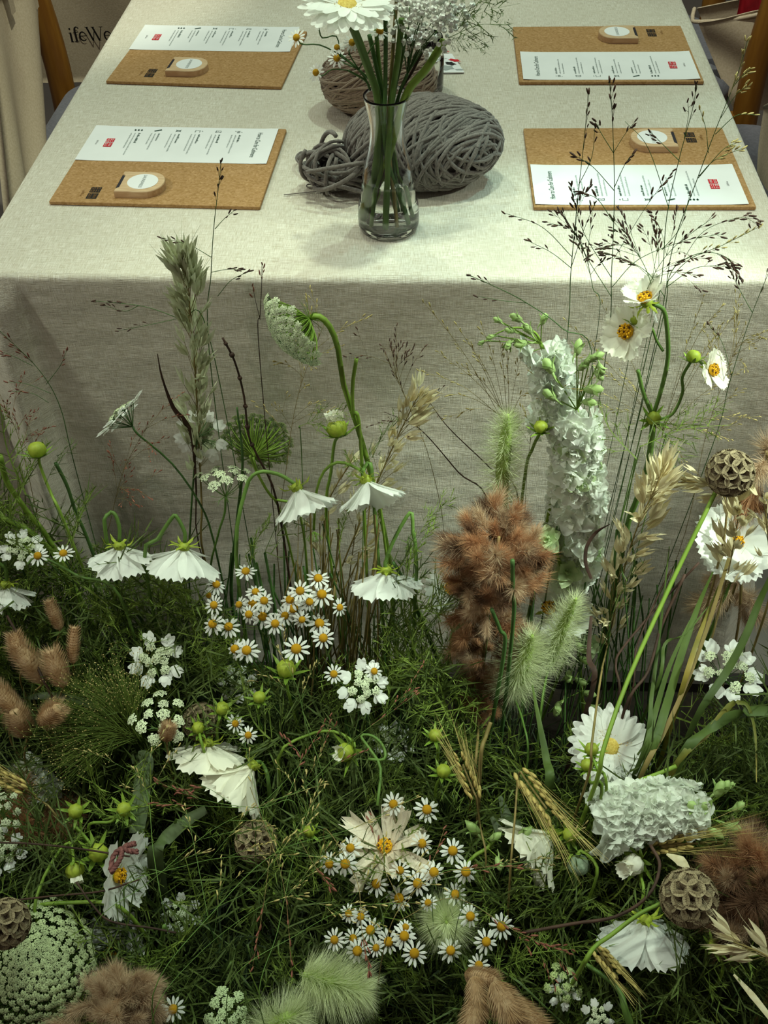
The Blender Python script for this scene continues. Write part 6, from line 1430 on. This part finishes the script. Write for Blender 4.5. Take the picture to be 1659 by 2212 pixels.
def scatter(name, label, kind, mat, n, top, Lr, back, tilt, seed, dens=None):
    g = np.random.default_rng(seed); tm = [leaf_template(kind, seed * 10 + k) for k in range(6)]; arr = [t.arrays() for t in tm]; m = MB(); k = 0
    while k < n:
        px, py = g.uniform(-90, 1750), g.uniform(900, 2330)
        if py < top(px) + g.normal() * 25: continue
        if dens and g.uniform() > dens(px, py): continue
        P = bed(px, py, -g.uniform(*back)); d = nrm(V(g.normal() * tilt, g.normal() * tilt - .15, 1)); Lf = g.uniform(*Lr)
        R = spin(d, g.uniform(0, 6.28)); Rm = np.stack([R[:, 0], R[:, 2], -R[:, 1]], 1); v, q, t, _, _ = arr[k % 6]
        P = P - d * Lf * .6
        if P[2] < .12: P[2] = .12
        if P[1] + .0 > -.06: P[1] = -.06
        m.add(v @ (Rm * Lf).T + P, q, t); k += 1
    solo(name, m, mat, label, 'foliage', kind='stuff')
EDGE = lambda x: float(np.interp(x, [-100, 0, 90, 200, 320, 450, 600, 760, 860, 960, 1040, 1180, 1300, 1420, 1560, 1700], [1030, 1050, 1110, 1185, 1230, 1310, 1480, 1490, 1330, 1330, 1610, 1640, 1660, 1690, 1570, 1480]))
scatter('fennel_foliage', 'hair-fine fennel leaves filling the gaps between the flowers', 'fennel', LEAFY, 480, EDGE, (.07, .13), (.0, .07), .55, 3, lambda x, y: 1 if y < 1500 else .45)
scatter('cosmos_foliage', 'thread-like green cosmos leaves tangled all through the bed', 'cosmos', LEAFG, 760, EDGE, (.10, .18), (.0, .09), .6, 4)
scatter('deep_foliage', 'feathery leaves coloured darker to stand for the shade deep in the bed', 'cosmos', LEAFD, 820, lambda x: EDGE(x) + 120, (.11, .18), (.06, .20), .5, 5)
m = MB(); g = np.random.default_rng(9); k = 0
while k < 520:
    px, py = g.uniform(-60, 1720), g.uniform(1250, 2350)
    if py < EDGE(px) + 60: continue
    P = bed(px, py, -g.uniform(.0, .08)); b = V(P[0] + g.normal() * .05, max(-.66, min(-.08, P[1] - .01 + g.normal() * .04)), .1)
    ribbon(m, cr([b, (b + P) / 2 + V(g.normal() * .01, g.normal() * .01, .01), P, P + V(g.normal() * .03, -abs(g.normal()) * .02, -.01 - .01 * abs(g.normal()))], 10), [.003, .004, .003, .0005], V(1, g.normal() * .5, g.normal() * .3), 0, .15); k += 1
solo('undergrowth_grass', m, BLADE, 'dark grass blades standing between the flower stems', 'grass', kind='stuff')
m = MB(); k = 0
while k < 260:
    px, py = g.uniform(-60, 1720), g.uniform(1280, 2300)
    if py < EDGE(px): continue
    P = bed(px, py, -g.uniform(.0, .06)); b = V(P[0] + g.normal() * .02, max(-.66, min(-.08, P[1] + g.normal() * .02)), .1); tube(m, cr([b, (b + P) / 2 + V(g.normal() * .008, 0, 0), P], 8), g.uniform(.0006, .0013), 4, cap=False); k += 1
solo('stem_undergrowth', m, STEMD, 'thin green stems crowded under the flower heads', 'foliage', kind='stuff')
m = MB(); k = 0
while k < 90:
    px, py = g.uniform(640, 830), g.uniform(1090, 1420); P = at(px, py, -g.uniform(.09, .2)); b = V(P[0] + g.normal() * .03 - .03, -g.uniform(.12, .3), .1)
    tube(m, cr([b, (b + P) / 2 + V(g.normal() * .008, 0, 0), P], 8), g.uniform(.0005, .0012), 4, cap=False); k += 1
solo('dry_stem_undergrowth', m, STEMT, 'thin straw-brown stems standing in the gap behind the daisies', 'foliage', kind='stuff')
m = MB(); k = 0
while k < 70:
    px = g.uniform(420, 720) if k % 2 else g.uniform(1150, 1500); py = g.uniform(1120, 1400); P = at(px, py, -g.uniform(.09, .2)); b = V(P[0] + g.normal() * .03, -g.uniform(.12, .3), .1)
    tube(m, cr([b, (b + P) / 2 + V(g.normal() * .01, 0, 0), P], 8), g.uniform(.0006, .0016), 4, cap=False); k += 1
solo('bare_stem_undergrowth', m, STEMD, 'thin dark green stems standing before the lower cloth', 'foliage', kind='stuff')
# single feathery leaves that stand clear of the tangle
LEAFAT = ['beside the drooping bell in the middle', 'above the thick dark stalk', 'low beside the thick dark stalk', 'against the cloth left of the leaning oat', 'behind the arched green stem', 'behind the yellow-centred daisies, the lower one', 'behind the yellow-centred daisies, the upper one', 'rising at the picture edge under the reddish grass', 'beside the plump bud at the cloth corner', 'against the corner fold of the cloth', 'left of the branching cosmos', 'right of the branching cosmos', 'drooping under the branching cosmos node', 'reaching towards the small cosmos at the right', 'left of the rust plume, high', 'between larkspur and leaning oat', 'over the hanging white cosmos in the oats', 'beside the cut lime stem', 'reaching left from the rust plume', 'upright at the left of the rust plume', 'over the left bell of the pair of cosmos bells', 'above the lying larkspur', 'left of the lying larkspur', 'in the lower corner near the small lime bud', 'under the drooping bell at lower right', 'above the bottom cluster of bunny tails']
FL = [((870, 1240), (.2, .9, .2), .075), ((905, 1190), (.4, .8, .2), .075), ((880, 1330), (-.2, .9, .3), .085), ((820, 960), (.4, .6, .3), .06), ((745, 1140), (.2, .8, .3), .05), ((560, 1180), (.3, .8, .2), .07), ((610, 1160), (.6, .6, .2), .07), ((20, 980), (-.3, .9, .2), .08), ((60, 1040), (.4, .8, .2), .08), ((130, 1000), (.5, .6, .2), .05), ((1330, 940), (-.5, .5, .2), .06), ((1470, 940), (.7, .2, .2), .07), ((1440, 950), (.4, -.6, .3), .06), ((1500, 900), (.6, .4, .2), .055), ((940, 1120), (.5, .6, .2), .06), ((1350, 1280), (.3, .8, .3), .07), ((770, 1015), (-.5, .3, .5), .04), ((700, 900), (.8, .3, .2), .05), ((1000, 1300), (-.8, .3, .3), .06), ((950, 1290), (-.3, .8, .3), .07), ((170, 1130), (.3, .8, .3), .07), ((1490, 1740), (.1, .6, .6), .06), ((1340, 1720), (-.6, .2, .6), .06), ((1560, 2100), (.3, .5, .6), .09), ((1480, 2130), (-.3, .6, .6), .1), ((1090, 2090), (.3, .6, .6), .06)]
for k, (a, d, Lf) in enumerate(FL):
    Lf *= 1.3
    kind = 'fennel' if k % 3 else 'cosmos'; m0 = cached(('leafmesh', kind, k % 4), lambda: leaf_template(kind, 500 + k).mesh('feathery_leaf', LEAFY if kind == 'fennel' else LEAFG))
    P = bed(a[0], a[1], 0); d = cdir(*d); z = nrm(np.cross(d, V(.3, 1, .2))); e = P - d * Lf * .45
    r = thing('feathery_leaf', 'feathery green leaf ' + LEAFAT[k], 'leaf', e, 'feathery leaves standing clear of the tangle'); part('leaf_frond', m0, r, m4(e, np.stack([np.cross(d, z), d, z], 1), Lf)); mb = MB(); tube(mb, grow([e, e + V(0, .004, -.03)], 12), .0006, 4); mpart('stem', mb, STEM, r)

# ------------------------------------------------------------------ glass vase and its bouquet
VC = V(.458, .106, TZ)
def vz(py): return float(at(838, py, VC[1])[2])
zt = vz(205)
prof = [(0, TZ + .0015), (.029, TZ + .0015), (.0335, TZ + .005), (.0345, TZ + .013), (.0335, TZ + .03), (.0305, vz(420)), (.0268, vz(365)), (.0212, vz(325)), (.0182, vz(290)), (.0188, vz(260)), (.0215, vz(230)), (.0243, zt)]
inner = [(r - .0016, z) for r, z in prof[::-1]]; inner = [(a, z) for a, z in inner if z > TZ + .012] + [(.028, TZ + .009), (0, TZ + .008)]
def smooth_prof(p, n): q = cr([(a, 0, b) for a, b in p], n); return np.maximum(q[:, [0, 2]], [0, 0])
vase = thing('glass_vase', 'clear glass carafe vase half filled with water', 'vase', VC)
mb = MB(); lathe(mb, np.vstack([smooth_prof(prof, 44), [(.0238, zt + .0008)], smooth_prof(inner, 44)]), 48, c=(VC[0], VC[1], 0)); mpart('vase_body', mb, GLASS, vase)
wz = vz(383); ip = [p for p in smooth_prof(inner, 60) if p[1] <= wz]; rw = ip[0][0]
mb = MB(); lathe(mb, np.array([(0, wz), (rw * .98, wz), *[(max(0, a + .0003), b - .0003 if a < .02 else b) for a, b in ip]])[::-1], 48, c=(VC[0], VC[1], 0)); mpart('water', mb, WATER, vase)
def VP(px, py, dy=0.0): return at(px, py, VC[1] + dy)
foot = lambda k, rr=.02: VC + V(rr * math.cos(k), rr * math.sin(k), .012)
neck = lambda k, rr=.009: V(VC[0] + rr * math.cos(k), VC[1] + rr * math.sin(k), vz(290))
Dg = cdir(.06, .5, .8); Ag = VP(750, 18, -.035)
gerbera('large white gerbera leaning out of the glass vase', Ag, Dg, .0455, [VP(775, 90, -.02), VP(800, 160, -.008), VP(815, 208, -.004)], 30, 3, root_pts=[neck(3.6), foot(3.0, .022)], sr=.0042)
SB = [('thick lime fennel stem leaning out of the vase', [(960, 88), (920, 150), (880, 200)], 0.0, .0042, STEML, 5.9, 2.6), ('dark twig stem with small thorns in the vase', [(918, 100), (890, 155), (862, 205)], .004, .0016, STEMB, .3, 3.6), ('upright dark green stem at the heart of the vase', [(832, 0), (833, 100), (832, 205)], -.006, .0022, STEMD, 4.4, 1.3),
 ('tall brown stem rising out of the frame from the vase', [(858, -20), (850, 90), (842, 205)], .004, .0019, STEMT, 1.5, 5.2), ('flat green stem right of the heart of the vase', [(868, 40), (860, 120), (848, 205)], -.004, .0032, STEM, 5.0, 4.6), ('olive stem left of the heart of the vase', [(798, 75), (812, 140), (824, 205)], .005, .0024, STEMD, 2.6, 5.8), ('slim green stem behind the upright one in the vase', [(880, 60), (866, 140), (852, 205)], .006, .0016, STEM, .9, .4), ('pale green stem behind the gerbera stem in the vase', [(812, 60), (818, 130), (826, 205)], .007, .0022, STEM, 2.0, 3.9)]
for lab, pts, dy, rr, mt, nk, fk in SB:
    p = cr([VP(a, b, dy) for a, b in pts] + [neck(nk, .008), foot(fk, .017 + .006 * (fk % 1))], 34); r = thing('cut_stalk', lab, 'stem', p[-1]); mb = MB(); tube(mb, p, rr, 7)
    if 'twig' in lab: 
        for i in (5, 9, 13): tube(mb, [p[i], p[i] + cdir(.6, .3, .2) * .004], [.0006, .0002], 4)
    mpart('stem', mb, mt, r)
    if 'lime fennel' in lab:
        g = np.random.default_rng(2)
        for k, (a, b, ex, ey) in enumerate(((965, 85, 1110, 0), (968, 80, 1065, 105), (965, 75, 1075, -25), (962, 88, 1000, 110), (960, 70, 1020, -30), (968, 82, 1125, 45))):
            P0, P1 = VP(a, b, dy), VP(ex, ey, dy - .02 + .01 * k); L = np.linalg.norm(P1 - P0); d = nrm(P1 - P0); z = nrm(np.cross(d, V(.2, 1, .3))); tmf = cached(('dill', k % 3), lambda: leaf_template('fennel', 900 + k).mesh('dill_frond', LEAFG)); part('frond', tmf, r, m4(P0, np.stack([np.cross(d, z), d, z], 1), L))
# baby's breath-like white cluster
c = VP(935, 52, -.01); r = thing('white_yarrow', 'cluster of tiny round white blossoms in the vase', 'flower', c); mb = MB(); g = np.random.default_rng(5)
bl = cached('gyps', lambda: (lambda m: (ball(m, V(0, 0, 0), np.diag([1, 1, .85]), 8, 5), [m.addm(petal_mb(.9, .5, .5, 0, .2, 0, 1, -.1, .2, 0, 3, 4, k), m4(V(0, 0, .5), radial(V(0, 0, 1), k * 1.257, .8), 1.0)) for k in range(5)], m.mesh('blossom', GYPS))[-1])(MB()))
cl = [(860, 50, 18), (890, 82, 20), (905, 40, 22), (935, 75, 22), (960, 50, 20), (920, 10, 22), (885, 15, 18), (955, 15, 22), (985, 30, 16), (915, 95, 14), (975, 5, 18), (850, 20, 12)]
j = VP(880, 160, 0)
for a, b, n in cl:
    c2 = VP(a, b, g.uniform(-.02, .01)); tube(mb, cr([c2, (c2 + j) / 2 + V(0, 0, .006), j], 8), .0006, 4)
    for k in range(n):
        P = c2 + g.normal(size=3) * V(.0085, .008, .007); part('blossom', bl, r, m4(P, spin(nrm(g.normal(size=3) * .5 - CF), k), .0026 * g.uniform(.8, 1.25)))
tube(mb, cr([j, VP(862, 205, .003), neck(1.0), foot(1.1)], 20), .0018, 6); mpart('stem', mb, STEMD, r)
VB = (VP(800, 195, .004), VP(815, 215, .004))
chamomile('small white daisy hanging out of the vase over the far mat', [(641, 82, -.35, .1, .85), (688, 58, -.3, .6, .4)], 26, seed=91, base=(VP(735, 118, .0), VB[0]), at_table=VC[1] - .01)
chamomile('small white daisy drooping lowest out of the vase', [(683, 157, -.5, -.1, .8)], 26, seed=92, base=(VP(752, 152, .0), VB[0]), at_table=VC[1] - .012)
chamomile('small white daisies under the gerbera in the vase', [(728, 126, -.1, .0, .85), (728, 103, -.2, .3, .7), (760, 92, .2, -.2, .8), (820, 68, .2, .3, .9)], 26, seed=93, base=(VP(775, 150, .0), VB[1]), at_table=VC[1] - .006)
